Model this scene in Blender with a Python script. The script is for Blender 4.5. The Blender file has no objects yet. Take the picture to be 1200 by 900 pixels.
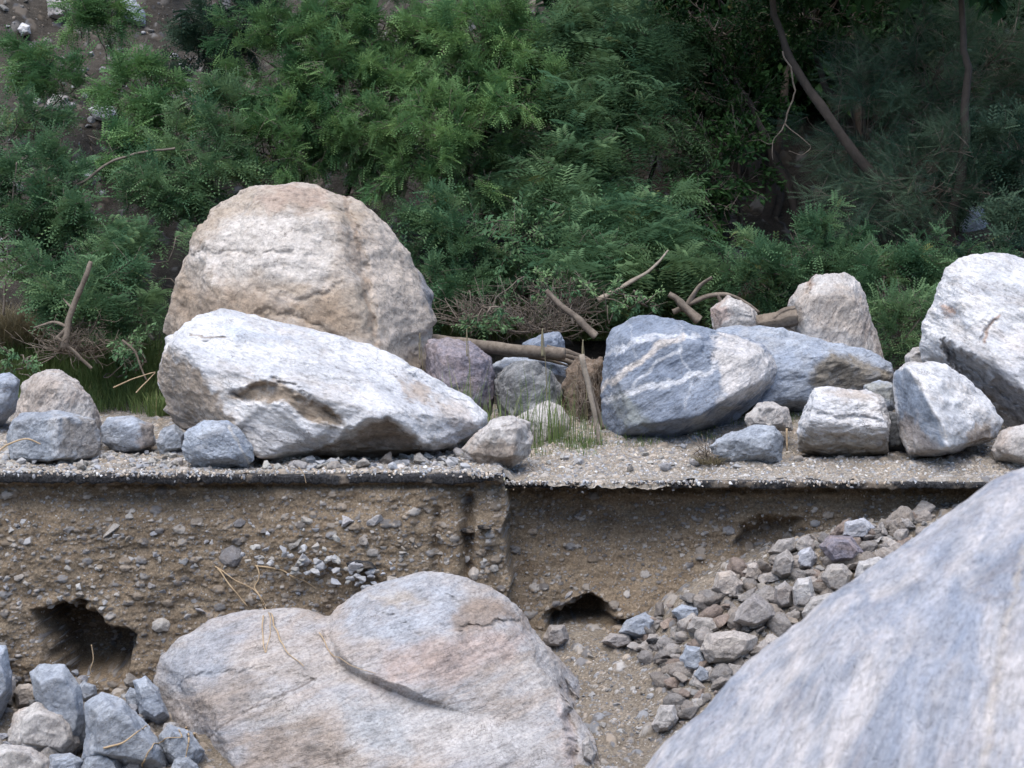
import bpy, bmesh, math, random
import numpy as np
from mathutils import Vector, Matrix, Euler
random.seed(7); rng = np.random.default_rng(7)
S = bpy.context.scene
COL = S.collection

# ------------------------------------------------------------------ camera, sky, sun, exposure
FPX = 2287.0; CAMY = -16.0; CAMZ = 1.8; PITCH = math.radians(-3.8)
cam = bpy.data.cameras.new('camera'); camo = bpy.data.objects.new('camera', cam); COL.objects.link(camo)
camo.location = (0, CAMY, CAMZ); camo.rotation_euler = (math.pi/2 + PITCH, 0, 0)
cam.sensor_width = 36; cam.lens = 36*FPX/1200; cam.clip_end = 500; cam.clip_start = 0.1
cam.dof.use_dof = True; cam.dof.focus_distance = 18.0; cam.dof.aperture_fstop = 4.8
S.camera = camo
w = bpy.data.worlds.new('World'); S.world = w; w.use_nodes = True
nt = w.node_tree; bg = nt.nodes['Background']
sky = nt.nodes.new('ShaderNodeTexSky'); sky.sky_type = 'NISHITA'; sky.sun_disc = False
SUN_EL, SUN_AZ = 66, 205        # azimuth: direction the sun stands in, clockwise from +Y
sky.sun_elevation = math.radians(SUN_EL); sky.sun_rotation = math.radians(SUN_AZ)
sky.air_density = 1.0; sky.dust_density = 0.6
nt.links.new(sky.outputs[0], bg.inputs[0]); bg.inputs[1].default_value = 0.15
sl = bpy.data.lights.new('sun', 'SUN'); so = bpy.data.objects.new('sun', sl); COL.objects.link(so)
sl.energy = 2.5; sl.angle = math.radians(65); sl.color = (1.0, 0.92, 0.82)
el, az = math.radians(SUN_EL), math.radians(SUN_AZ)
sd = Vector((math.sin(az)*math.cos(el), math.cos(az)*math.cos(el), math.sin(el)))
so.rotation_euler = sd.to_track_quat('Z', 'Y').to_euler(); so.location = (0, -6, 12)
S.view_settings.view_transform = 'Standard'; S.view_settings.look = 'None'
S.view_settings.exposure = 1.06; S.view_settings.gamma = 1
S.cycles.use_denoising = True
S.cycles.max_bounces = 5; S.cycles.diffuse_bounces = 3; S.cycles.transmission_bounces = 2

# ------------------------------------------------------------------ maths helpers
cP, sP = math.cos(PITCH), math.sin(PITCH)
def ray(px, py):
    a = (np.asarray(px, float)-600)/FPX; b = (450-np.asarray(py, float))/FPX
    d = np.stack([a, cP - b*sP, sP + b*cP], -1)
    return d
def at(px, py, Y):
    d = ray(px, py); t = (np.asarray(Y, float)-CAMY)/d[..., 1]
    return np.array([0, CAMY, CAMZ]) + d*t[..., None]
def proj(P):
    q = P - np.array([0, CAMY, CAMZ])
    f = q[:, 1]*cP + q[:, 2]*sP; u = -q[:, 1]*sP + q[:, 2]*cP
    return 600 + FPX*q[:, 0]/f, 450 - FPX*u/f
def pxm(Y): return (Y-CAMY)/FPX          # metres per pixel at depth Y

_perm = np.random.default_rng(3).permutation(256).astype(np.int64); _perm = np.concatenate([_perm]*3)
_g = np.random.default_rng(4).normal(size=(256, 3)); _g /= np.linalg.norm(_g, axis=1)[:, None]
def noise(P):
    P = np.asarray(P, float); i = np.floor(P).astype(np.int64); f = P - i; i &= 255
    u = f*f*f*(f*(f*6-15)+10); out = np.zeros(len(P))
    for dx in (0, 1):
        for dy in (0, 1):
            for dz in (0, 1):
                h = _perm[_perm[_perm[(i[:, 0]+dx) & 255] + ((i[:, 1]+dy) & 255)] + ((i[:, 2]+dz) & 255)]
                g = _g[h]
                d = g[:, 0]*(f[:, 0]-dx) + g[:, 1]*(f[:, 1]-dy) + g[:, 2]*(f[:, 2]-dz)
                wx = u[:, 0] if dx else 1-u[:, 0]; wy = u[:, 1] if dy else 1-u[:, 1]; wz = u[:, 2] if dz else 1-u[:, 2]
                out += wx*wy*wz*d
    return out*1.6
def fbm(P, sc, octv=4, gain=.5, seed=0):
    o = 0; a = 1
    P = np.asarray(P, float)*sc + seed*17.3
    for k in range(octv):
        o = o + a*noise(P); P = P*2.03 + 5.1; a *= gain
    return o
def ridged(P, sc, octv=3, gain=.5, seed=0):
    o = 0; a = 1; P = np.asarray(P, float)*sc + seed*11.7
    for k in range(octv):
        o = o + a*(1-np.abs(noise(P))*2); P = P*2.1 + 3.3; a *= gain
    return o
def hashf(i, k=0):
    h = (i[..., 0]*73856093 ^ i[..., 1]*19349663 ^ i[..., 2]*83492791 ^ (k*2654435 + 977)) & 0x7fffffff
    h = (h ^ (h >> 13))*1274126177 & 0x7fffffff
    h = (h ^ (h >> 16)) & 0xffffff
    return h/float(0x1000000)
def worley(P, flat=None):
    """distance to nearest jittered cell point, its cell id and the offset"""
    P = np.asarray(P, float); ip = np.floor(P).astype(np.int64)
    best = np.full(len(P), 9.); bc = np.zeros_like(ip); off = np.zeros_like(P); sec = np.full(len(P), 9.)
    for dx in (-1, 0, 1):
        for dy in (-1, 0, 1) if flat != 1 else (0,):
            for dz in (-1, 0, 1) if flat != 2 else (0,):
                c = ip + np.array([dx, dy, dz])
                q = c + .15 + .7*np.stack([hashf(c, 1), hashf(c, 2), hashf(c, 3)], -1)
                if flat is not None: q[:, flat] = P[:, flat]
                v = P - q; d = (v*v).sum(1)
                m = d < best
                sec = np.where(m, best, np.minimum(sec, d))
                best = np.where(m, d, best); bc[m] = c[m]; off[m] = v[m]
    return np.sqrt(best), bc, off, np.sqrt(sec)
def facets(P, sc, seed=0):
    d, c, off, sec = worley(np.asarray(P)*sc + seed*7.7)
    n = np.stack([hashf(c, 5), hashf(c, 6), hashf(c, 7)], -1)*2-1
    return ((off*n).sum(1)/sc + (hashf(c, 8)-.5)*.2/sc)*sstep(0, .22, sec-d)
def sstep(a, b, x):
    t = np.clip((x-a)/(b-a), 0, 1); return t*t*(3-2*t)
def seg_dist(X, Y, poly, closed=False):
    poly = np.asarray(poly, float); n = len(poly); D = np.full(len(X), 1e9)
    for k in range(n if closed else n-1):
        a = poly[k]; b = poly[(k+1) % n]; ab = b-a
        t = np.clip(((X-a[0])*ab[0] + (Y-a[1])*ab[1])/(ab@ab+1e-9), 0, 1)
        D = np.minimum(D, np.hypot(X-a[0]-t*ab[0], Y-a[1]-t*ab[1]))
    return D
def poly_sd(X, Y, poly):
    """+ inside, - outside, in pixels"""
    poly = np.asarray(poly, float); n = len(poly); ins = np.zeros(len(X), bool)
    for k in range(n):
        x1, y1 = poly[k]; x2, y2 = poly[(k+1) % n]
        c = ((y1 > Y) != (y2 > Y)) & (X < (x2-x1)*(Y-y1)/((y2-y1) if y2 != y1 else 1e-9) + x1)
        ins ^= c
    D = seg_dist(X, Y, poly, True)
    return np.where(ins, D, -D)

# ------------------------------------------------------------------ object helpers
def tag(o, label=None, cat=None, group=None, kind=None):
    if label: o['label'] = label
    if cat: o['category'] = cat
    if group: o['group'] = group
    if kind: o['kind'] = kind
    return o
def mesh_np(name, V, F, k, mat, loc=(0, 0, 0), parent=None, smooth=True, paint=None):
    V = np.asarray(V, np.float32) - np.asarray(loc, np.float32); F = np.asarray(F, np.int32)
    me = bpy.data.meshes.new(name); me.vertices.add(len(V)); me.vertices.foreach_set('co', V.ravel())
    me.loops.add(F.size); me.loops.foreach_set('vertex_index', F.ravel())
    n = F.size//k; me.polygons.add(n)
    me.polygons.foreach_set('loop_start', np.arange(0, F.size, k, dtype=np.int32))
    me.polygons.foreach_set('loop_total', np.full(n, k, dtype=np.int32))
    if smooth: me.polygons.foreach_set('use_smooth', np.ones(n, bool))
    me.update(calc_edges=True)
    if paint is not None:
        a = me.color_attributes.new('paint', 'FLOAT_COLOR', 'POINT')
        a.data.foreach_set('color', np.asarray(paint, np.float32).ravel())
    me.materials.append(mat)
    o = bpy.data.objects.new(name, me); COL.objects.link(o); o.location = loc
    if parent: o.parent = parent
    return o
def empty(name, loc):
    o = bpy.data.objects.new(name, None); COL.objects.link(o); o.location = loc; o.empty_display_size = .1
    return o
def bend_poly(pts, n):
    pts = np.asarray(pts, float)
    if len(pts) < 3: return np.array([pts[0] + (pts[-1]-pts[0])*t for t in np.linspace(0, 1, n)])
    t = np.linspace(0, len(pts)-1, n); out = []
    for u in t:
        i = min(int(u), len(pts)-2); f = u-i
        p0 = pts[max(i-1, 0)]; p1 = pts[i]; p2 = pts[i+1]; p3 = pts[min(i+2, len(pts)-1)]
        out.append(.5*((2*p1) + (-p0+p2)*f + (2*p0-5*p1+4*p2-p3)*f*f + (-p0+3*p1-3*p2+p3)*f**3))
    return np.array(out)
class Tubes:
    def __init__(s): s.V = []; s.F = []; s.n = 0
    def add(s, pts, r0, r1, k=6, rough=0., flat=1., power=1.):
        pts = np.asarray(pts, float); m = len(pts)
        T = np.gradient(pts, axis=0); T /= np.linalg.norm(T, axis=1)[:, None]+1e-9
        ref = np.array([0.13, .21, .97]) if abs(T[0][2]) < .9 else np.array([1., .1, 0])
        A = np.cross(T, ref); A /= np.linalg.norm(A, axis=1)[:, None]+1e-9; B = np.cross(T, A)
        an = np.arange(k)/k*2*math.pi
        r = r0 + (r1-r0)*np.linspace(0, 1, m)**power
        rr = r[:, None]*(1 + rough*.05*rng.normal(size=(m, k)) + rough*.8*np.clip(rng.normal(size=(1, k)), -1, 1) + rough*.9*noise(np.stack([np.cumsum(np.linalg.norm(np.gradient(pts, axis=0), axis=1))/max(r0, .004)*.22 + rng.uniform(0, 99), np.zeros(m), np.zeros(m)], -1))[:, None])
        ring = pts[:, None] + rr[..., None]*(np.cos(an)[None, :, None]*A[:, None] + flat*np.sin(an)[None, :, None]*B[:, None])
        s.V.append(ring.reshape(-1, 3)); i = np.arange(m-1)[:, None]*k + np.arange(k)[None]; j = np.arange(m-1)[:, None]*k + (np.arange(k)+1)[None] % k
        q = np.stack([i, j, j+k, i+k], -1).reshape(-1, 4) + s.n; s.F.append(q); s.n += m*k
        # caps
        c0 = s.n; s.V.append(np.array([pts[0], pts[-1]])); s.n += 2
        base = c0 - m*k; a = np.arange(k); b = (a+1) % k
        s.F.append(np.stack([base+b, base+a, np.full(k, c0), np.full(k, c0)], -1)[:, [0, 1, 2, 2]])
        s.F.append(np.stack([base+(m-1)*k+a, base+(m-1)*k+b, np.full(k, c0+1), np.full(k, c0+1)], -1)[:, [0, 1, 2, 2]])
    def build(s, name, mat, loc=(0, 0, 0), parent=None, wloc=None):
        V = np.concatenate(s.V); Q = np.concatenate(s.F)
        tri = np.concatenate([Q[:, :3], Q[Q[:, 2] != Q[:, 3]][:, [0, 2, 3]]])
        return mesh_np(name, V - (np.array(wloc) if wloc is not None else 0), tri, 3, mat, loc, parent)

# ------------------------------------------------------------------ materials
class N:
    def __init__(s, name):
        s.m = bpy.data.materials.new(name); s.m.use_nodes = True; s.t = s.m.node_tree
        s.b = s.t.nodes['Principled BSDF']; s.b.inputs['Roughness'].default_value = .85
        s.b.inputs['Specular IOR Level'].default_value = .25
    def nd(s, typ, **k):
        n = s.t.nodes.new(typ)
        for a, v in k.items(): setattr(n, a, v)
        return n
    def l(s, a, b): s.t.links.new(a, b)
    def noise(s, vec, scale, detail=4, rough=.6, dist=0):
        n = s.nd('ShaderNodeTexNoise'); n.inputs['Scale'].default_value = scale; n.inputs['Detail'].default_value = detail
        n.inputs['Roughness'].default_value = rough; n.inputs['Distortion'].default_value = dist
        s.l(vec, n.inputs['Vector']); return n.outputs[0]
    def ramp(s, fac, stops):
        n = s.nd('ShaderNodeValToRGB'); e = n.color_ramp.elements
        while len(e) < len(stops): e.new(.5)
        for q, (p, c) in zip(e, stops):
            q.position = p; q.color = (*c, 1) if isinstance(c, tuple) else (c, c, c, 1)
        s.l(fac, n.inputs[0]); return n.outputs[0]
    def mix(s, fac, a, b, mode='MIX'):
        n = s.nd('ShaderNodeMix', data_type='RGBA', blend_type=mode)
        for v, i in ((fac, 0), (a, 6), (b, 7)):
            if hasattr(v, 'links') or isinstance(v, bpy.types.NodeSocket): s.l(v, n.inputs[i])
            else: n.inputs[i].default_value = (*v, 1) if isinstance(v, tuple) else v
        return n.outputs[2]
    def math(s, op, a, b=0.):
        n = s.nd('ShaderNodeMath', operation=op)
        for v, i in ((a, 0), (b, 1)):
            if isinstance(v, bpy.types.NodeSocket): s.l(v, n.inputs[i])
            else: n.inputs[i].default_value = v
        return n.outputs[0]
    def mapping(s, vec, rot=(0, 0, 0), sc=(1, 1, 1), loc=(0, 0, 0)):
        n = s.nd('ShaderNodeMapping'); n.inputs['Rotation'].default_value = [math.radians(a) for a in rot]
        n.inputs['Scale'].default_value = sc; n.inputs['Location'].default_value = loc; s.l(vec, n.inputs[0]); return n.outputs[0]
    def bump(s, h, dist, strength=1., prev=None):
        n = s.nd('ShaderNodeBump'); n.inputs['Strength'].default_value = strength; n.inputs['Distance'].default_value = dist
        s.l(h, n.inputs['Height'])
        if prev is not None: s.l(prev, n.inputs['Normal'])
        return n.outputs[0]

def rock_mat(name, light, mid, dark, stain, rot=(0, 0, 0), stretch=(1, 1, 5), bandsc=2.0, bandamt=.6, stainamt=.35,
             speck=.35, bumpd=.012, objcol=False, paint=True, veins=None, big=True):
    k = N(name); tc = k.nd('ShaderNodeTexCoord').outputs['Object']
    if objcol:
        oi = k.nd('ShaderNodeObjectInfo'); v = k.nd('ShaderNodeVectorMath', operation='ADD'); k.l(tc, v.inputs[0])
        r = k.math('MULTIPLY', oi.outputs['Random'], 37.); cx = k.nd('ShaderNodeCombineXYZ'); k.l(r, cx.inputs[0]); k.l(r, cx.inputs[1])
        k.l(cx.outputs[0], v.inputs[1]); tc = v.outputs[0]
    st = k.mapping(k.mapping(tc, rot), (0, 0, 0), stretch)
    big_ = big; big = k.noise(tc if big else k.mapping(st, loc=(7, 3, 5)), 1.3 if big else 2.6, 5, .65, .4)
    band = k.noise(st, bandsc, 9, .62, .6)
    base = k.mix(k.ramp(big, [(.36, 0.), (.64, 1.)]), light, mid)
    bm = k.math('MULTIPLY', k.ramp(band, [(.43, 0.), (.62, 1.)]), bandamt)
    base = k.mix(bm, base, dark)
    sn = k.noise(k.mapping(st, (0, 0, 0), (1, 1, .7), (4, 2, 7)), 2.0, 7, .7, .5)
    sm = k.math('MULTIPLY', k.ramp(sn, [(.50, 0.), (.66, 1.)]), stainamt)
    base = k.mix(sm, base, stain)
    if veins:
        vn = k.noise(k.mapping(tc, veins[0], (1, 1, 3)), veins[1], 3, .5, .8)
        vv = k.math('SUBTRACT', 1., k.math('MULTIPLY', k.math('ABSOLUTE', k.math('SUBTRACT', vn, .5)), 38.))
        vv = k.ramp(vv, [(0., 0.), (.8, .8)])
        base = k.mix(vv, base, veins[2])
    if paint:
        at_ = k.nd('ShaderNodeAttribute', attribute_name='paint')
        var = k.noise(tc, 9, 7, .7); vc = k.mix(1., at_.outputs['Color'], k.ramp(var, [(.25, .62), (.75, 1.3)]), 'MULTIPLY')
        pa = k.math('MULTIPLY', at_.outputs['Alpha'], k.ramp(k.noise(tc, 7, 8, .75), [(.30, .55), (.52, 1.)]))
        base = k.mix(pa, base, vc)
    # crystals and grime at grain size
    s1 = k.noise(tc, 42, 4, .7); base = k.mix(speck, base, k.ramp(s1, [(.36, .35), (.5, .85), (.64, 1.15)]), 'MULTIPLY')
    s2 = k.noise(st, 13, 6, .75); base = k.mix(.6, base, k.ramp(s2, [(.34, .40), (.47, .9), (.62, 1.12)]), 'MULTIPLY')
    s3 = k.noise(tc, 5, 8, .7); base = k.mix(.5, base, k.ramp(s3, [(.36, .62), (.5, 1.), (.62, 1.12)]), 'MULTIPLY')
    ck = k.nd('ShaderNodeTexVoronoi', feature='DISTANCE_TO_EDGE'); ck.inputs['Scale'].default_value = 2.6
    cw = k.nd('ShaderNodeVectorMath', operation='ADD'); k.l(st, cw.inputs[0]); cn = k.nd('ShaderNodeTexNoise'); cn.inputs['Scale'].default_value = 4; cn.inputs['Detail'].default_value = 6; k.l(tc, cn.inputs['Vector'])
    k.l(cn.outputs[1], cw.inputs[1]); k.l(cw.outputs[0], ck.inputs['Vector'])
    cm = k.math('MULTIPLY', k.ramp(ck.outputs[0], [(0., 1.), (.016, 0.)]), k.ramp(k.noise(tc, 2.2, 3), [(.5, 0.), (.6, .75)])); base = k.mix(cm if big_ else 0., base, (.09, .075, .065))
    if objcol: base = k.mix(1., base, oi.outputs['Color'], 'MULTIPLY')
    k.l(base, k.b.inputs['Base Color'])
    h = k.noise(tc, 15, 9, .72, .3); b1 = k.bump(h, bumpd*2.2, .8)
    h2 = k.noise(st, 10, 8, .75, .5); b2 = k.bump(h2, bumpd*2.4, .8, b1)
    vo = k.nd('ShaderNodeTexVoronoi', feature='DISTANCE_TO_EDGE'); vo.inputs['Scale'].default_value = 5.5
    wv = k.nd('ShaderNodeVectorMath', operation='ADD'); k.l(tc, wv.inputs[0])
    nz = k.nd('ShaderNodeTexNoise'); nz.inputs['Scale'].default_value = 3; nz.inputs['Detail'].default_value = 4; k.l(tc, nz.inputs['Vector'])
    k.l(nz.outputs[1], wv.inputs[1]); k.l(wv.outputs[0], vo.inputs['Vector'])
    b3 = k.bump(k.ramp(vo.outputs[0], [(0., 0.), (.035, 1.)]), bumpd*.8, .5, b2)
    k.l(b3, k.b.inputs['Normal'])
    return k.m

WHT = (.60, .60, .62); PAL = (.50, .485, .47); TAN = (.36, .28, .20); GRY = (.27, .29, .33); BLU = (.22, .26, .32); PNK = (.46, .34, .28)
M = {}
M['white'] = rock_mat('white_marble_rock', (.72, .71, .71), (.63, .635, .655), (.38, .40, .45), (.47, .40, .33), (0, -22, 10), (1, 1, 3.2), 1.6, .45, .45, .3)
M['tan'] = rock_mat('tan_gneiss_rock', (.45, .38, .31), (.37, .305, .24), (.53, .49, .46), (.27, .20, .15), (0, -12, 10), (1, 1, 1.8), 1.3, .5, .6, .3, .011)
M['grey'] = rock_mat('grey_banded_rock', (.20, .235, .30), (.26, .295, .355), (.13, .16, .215), (.42, .44, .48), (0, 32, 0), (1, 1, 4), 2.2, .5, .3, .35, .008)
M['greywhite'] = rock_mat('grey_white_rock', (.46, .50, .56), (.36, .40, .47), (.2, .24, .31), (.44, .40, .35), (0, 20, 0), (1, 1, 4), 2, .5, .3, .4)
M['pale'] = rock_mat('pale_rock', (.56, .54, .52), (.48, .44, .41), (.38, .35, .34), (.42, .31, .23), (0, 60, 0), (1, 1, 3), 2, .45, .45, .4)
M['front'] = rock_mat('smooth_streaked_boulder', (.48, .45, .43), (.35, .355, .38), (.42, .34, .28), (.30, .235, .18), (0, 17, 0), (.8, 1, 4.5), 1.4, .55, .5, .45, .010)
M['near'] = rock_mat('near_streaked_boulder', (.66, .625, .62), (.53, .525, .55), (.30, .335, .41), (.50, .40, .35), (0, -21, 0), (7, 2.5, .30), 1.2, .85, .25, .25, .010, big=False)
M['purple'] = rock_mat('purple_granite', (.26, .24, .27), (.21, .20, .25), (.36, .28, .26), (.42, .36, .33), (0, 0, 0), (1, 1, 1), 7, .5, .3, .6, .012)
M['dark'] = rock_mat('dark_lichen_rock', (.12, .13, .14), (.2, .21, .22), (.5, .5, .5), (.35, .33, .30), (0, 30, 0), (1, 1, 3), 3, .7, .3, .5, .02)
M['blue'] = rock_mat('blue_grey_block', (.33, .36, .41), (.47, .50, .54), (.20, .23, .28), (.34, .30, .26), (0, 35, 0), (1, 1, 3), 2.5, .5, .25, .4)
M['stone'] = rock_mat('loose_stone', (.50, .48, .46), (.38, .37, .37), (.30, .29, .30), (.34, .27, .21), (0, 30, 20), (1, 1, 4), 5, .45, .35, .4, .006, objcol=True, paint=False)

def soil_mat(name, a, b, c, bumpd=.012, asc=1.):
    k = N(name); tc = k.nd('ShaderNodeTexCoord').outputs['Object']
    n1 = k.noise(tc, 1.4*asc, 7, .68, .3); n2 = k.noise(k.mapping(tc, (0, 0, 0), (1, 1, 3.2)), 5*asc, 9, .75, .3)
    base = k.mix(k.ramp(n1, [(.36, 0.), (.62, 1.)]), a, b)
    base = k.mix(k.ramp(n2, [(.40, 0.), (.66, .85)]), base, c)
    n3 = k.noise(tc, 55, 5, .75); base = k.mix(.75, base, k.ramp(n3, [(.33, .30), (.5, .72), (.66, 1.35)]), 'MULTIPLY')
    at_ = k.nd('ShaderNodeAttribute', attribute_name='paint')
    base = k.mix(at_.outputs['Alpha'], base, at_.outputs['Color'])
    k.l(base, k.b.inputs['Base Color']); k.b.inputs['Roughness'].default_value = .95; k.b.inputs['Specular IOR Level'].default_value = .1
    b1 = k.bump(n3, bumpd, .9); b2 = k.bump(k.noise(tc, 18, 8, .75), bumpd*2.2, .9, b1); k.l(b2, k.b.inputs['Normal'])
    return k.m
M['bank'] = soil_mat('bank_earth', (.235, .178, .122), (.16, .122, .086), (.32, .26, .19))
M['dirt'] = soil_mat('dusty_dirt', (.36, .31, .25), (.28, .24, .19), (.45, .42, .38))
M['wash'] = soil_mat('wash_dirt', (.25, .21, .165), (.19, .16, .125), (.32, .28, .23))
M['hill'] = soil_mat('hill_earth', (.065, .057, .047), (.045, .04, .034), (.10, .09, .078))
k = N('asphalt'); tc = k.nd('ShaderNodeTexCoord').outputs['Object']
n1 = k.noise(tc, 60, 5, .8); n2 = k.noise(tc, 5, 6, .7)
c = k.mix(k.ramp(n1, [(.45, 0.), (.62, 1.)]), (.012, .012, .013), (.06, .06, .065))
c = k.mix(k.ramp(k.noise(tc, 1.7, 7, .7), [(.54, 0.), (.62, .85)]), c, (.22, .18, .14)); c = k.mix(k.ramp(n2, [(.58, 0.), (.72, .6)]), c, (.16, .14, .115)); k.l(c, k.b.inputs['Base Color'])
k.l(k.bump(n1, .012, 1.), k.b.inputs['Normal']); M['asphalt'] = k.m
def wood_mat(name, a, b, sc=20):
    k = N(name); tc = k.nd('ShaderNodeTexCoord').outputs['Object']
    n1 = k.noise(tc, sc, 6, .7); n2 = k.noise(tc, sc*.25, 4, .6)
    c = k.mix(k.ramp(n1, [(.35, 0.), (.65, 1.)]), a, b); c = k.mix(.6, c, k.ramp(n2, [(.3, .5), (.7, 1.1)]), 'MULTIPLY')
    k.l(c, k.b.inputs['Base Color']); k.l(k.bump(n1, .006, .8), k.b.inputs['Normal']); return k.m
M['drift'] = wood_mat('driftwood', (.24, .20, .16), (.11, .088, .07))
M['stick'] = wood_mat('bleached_stick', (.36, .31, .25), (.19, .16, .13))
M['twig'] = wood_mat('grey_twig', (.20, .17, .14), (.11, .09, .075))
M['bark'] = wood_mat('dark_bark', (.075, .06, .05), (.035, .03, .025), 9)
M['root'] = wood_mat('pale_root', (.50, .38, .24), (.33, .24, .15))
def leaf_mat(name, a, b, dry=(.20, .19, .06), trans=.25):
    k = N(name); at_ = k.nd('ShaderNodeAttribute', attribute_name='paint')
    sep = k.nd('ShaderNodeSeparateColor'); k.l(at_.outputs['Color'], sep.inputs[0])
    c = k.mix(sep.outputs[0], a, b); c = k.mix(k.ramp(sep.outputs[1], [(.93, 0.), (1., .8)]), c, dry)
    k.l(c, k.b.inputs['Base Color']); k.b.inputs['Roughness'].default_value = .6; k.b.inputs['Specular IOR Level'].default_value = .12
    tr = k.nd('ShaderNodeBsdfTranslucent'); k.l(c, tr.inputs[0])
    mx = k.nd('ShaderNodeMixShader'); mx.inputs[0].default_value = trans
    k.l(k.b.outputs[0], mx.inputs[1]); k.l(tr.outputs[0], mx.inputs[2])
    k.l(mx.outputs[0], k.t.nodes['Material Output'].inputs[0]); return k.m
M['mesq'] = leaf_mat('mesquite_leaves', (.075, .17, .07), (.20, .33, .125))
M['acac'] = leaf_mat('acacia_leaves', (.065, .14, .07), (.165, .26, .12))
M['oak'] = leaf_mat('dark_broad_leaves', (.02, .055, .02), (.045, .10, .028))
M['feath'] = leaf_mat('feathery_grey_leaves', (.03, .068, .045), (.12, .18, .11))
M['grass'] = leaf_mat('grass_blades', (.085, .14, .05), (.19, .25, .09), (.35, .30, .16))
M['straw'] = leaf_mat('dry_straw', (.26, .23, .15), (.19, .16, .10), (.40, .34, .2))

# ------------------------------------------------------------------ terrain functions
def interp(x, xs, ys): return np.interp(x, xs, ys)
EDGE_X = -0.06
def wall_y(x, z):
    """depth of the cut bank face at (x, z)"""
    x = np.asarray(x, float); z = np.asarray(z, float)
    d = -z
    left = -.02 - .22*sstep(.2, 1.6, d) + .05*np.sin(x*2.1+1) + .06*sstep(.02, .25, d)*np.sin(x*1.3)
    left += .10*sstep(.05, .12, d)*(1-sstep(.2, .5, d))
    right = .42 + .22*sstep(.07, .22, d) - .55*sstep(.45, 1.5, d) + .06*np.sin(x*1.7)
    t = sstep(EDGE_X-.01, EDGE_X+.03, x + .02*np.sin(z*9) + .015*np.sin(z*23) + .03*z)
    y = left*(1-t) + right*t
    # vertical notch beside the block's edge
    y += .16*np.exp(-((x+.36)/.05)**2)*sstep(.15, .25, d)*(1-sstep(.75, .95, d))
    y += .10*np.exp(-((x+.62)/.04)**2)*sstep(.25, .4, d)*(1-sstep(.9, 1.1, d))
    return y
CAVES = [([(35, 715), (75, 707), (118, 722), (158, 745), (155, 775), (140, 800), (75, 800), (50, 770), (45, 745)], .75),
         ([(645, 712), (668, 703), (690, 701), (715, 712), (735, 728), (745, 745), (640, 748), (632, 726)], .65),
         ([(865, 615), (900, 603), (935, 610), (950, 640), (920, 660), (880, 655), (860, 640)], .22)]
def wall_full(x, z):
    y = wall_y(x, z); x = np.asarray(x, float); z = np.asarray(z, float)
    P = np.stack([x, y, z], -1); PX, PY = proj(P)
    for poly, dep in CAVES:
        s = poly_sd(PX, PY, poly) + 9*fbm(P, 3.5, 3, .6, 7)
        y = y + dep*sstep(-3, 17, s)
    Q = np.stack([x, np.zeros_like(x), z], -1)
    y = y + .05*fbm(Q, 2.1, 4, .55) + .011*ridged(Q*[1, 1, 1.2], 7, 3, .6, 2) - .01
    # the face starts a hand's width behind the asphalt
    d = -z - np.where(x < EDGE_X, 0, .10)
    y = y + .07*(1-sstep(.06, .16, d))
    y = y + .012*fbm(Q*[.5, 1, 3], 3.0, 3, .5, 5)
    return y
zwp = [(-200, 770), (0, 768), (60, 780), (130, 800), (200, 780), (380, 735), (600, 745), (660, 745), (735, 738), (790, 705), (850, 668), (900, 655), (960, 634), (1020, 620), (1100, 608), (1300, 600)]
zwx = [at(a, b, 0.1)[0] for a, b in zwp]; zwz = [at(a, b, 0.1)[2] for a, b in zwp]
def lower_z(x, y):
    x = np.asarray(x, float); y = np.asarray(y, float)
    base = interp(x, zwx, zwz); s = np.maximum(-(y-.1), 0)
    fl = -2.55
    k = np.clip((s)/7., 0, 1); k = 1-(1-k)**2.2
    z = base*(1-k) + fl*k
    P = np.stack([x, y, np.zeros_like(x)], -1)
    return z + .05*fbm(P, 1.7, 4, .55, 9)
def upper_z(x, y):
    x = np.asarray(x, float); y = np.asarray(y, float)
    P = np.stack([x, y, np.zeros_like(x)], -1)
    z = .028*fbm(P, 2.8, 4, .6, 3)*sstep(0, .3, y) + .006
    r = sstep(EDGE_X-.05, EDGE_X+.1, x)
    z = z - .105*r*(1-sstep(.8, 2.0, y)*.0)
    z = z + r*(.10*sstep(.55, 1.1, y) + .26*sstep(1.2, 2.8, y))*sstep(0, .8, x+.3)
    z = z + .05*sstep(.4, 1.2, y)*(1-r)
    t = np.maximum(y - 5.6 - .5*noise(P*.25) - .5*sstep(-1, -4, x)*0, 0)
    slope = .72 + .06*np.sin(x*.5)
    z = z + slope*(np.sqrt(t*t+.6)-.775)*(t > 0) + .30*fbm(P, .55, 4, .5, 4)*sstep(5, 7.5, y)
    z = np.minimum(z, 16 + 0*z)
    return z
def march(px, py, fn, y0, y1, n=160):
    """points where view rays meet the height function"""
    px = np.atleast_1d(np.asarray(px, float)); py = np.atleast_1d(np.asarray(py, float))
    out = np.full((len(px), 3), np.nan); done = np.zeros(len(px), bool)
    ys = np.linspace(y0, y1, n)
    for a in ys:
        p = at(px, py, np.full(len(px), a)); h = fn(p[:, 0], p[:, 1]); m = (~done) & (p[:, 2] <= h)
        out[m] = p[m]; out[m, 2] = h[m]; done |= m
        if done.all(): break
    return out
def on_wall(px, py):
    px = np.atleast_1d(np.asarray(px, float)); py = np.atleast_1d(np.asarray(py, float)); Y = np.zeros(len(px))
    for _ in range(4):
        p = at(px, py, Y); Y = .4*Y + .6*wall_full(p[:, 0], p[:, 2])
    return at(px, py, Y)

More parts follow.
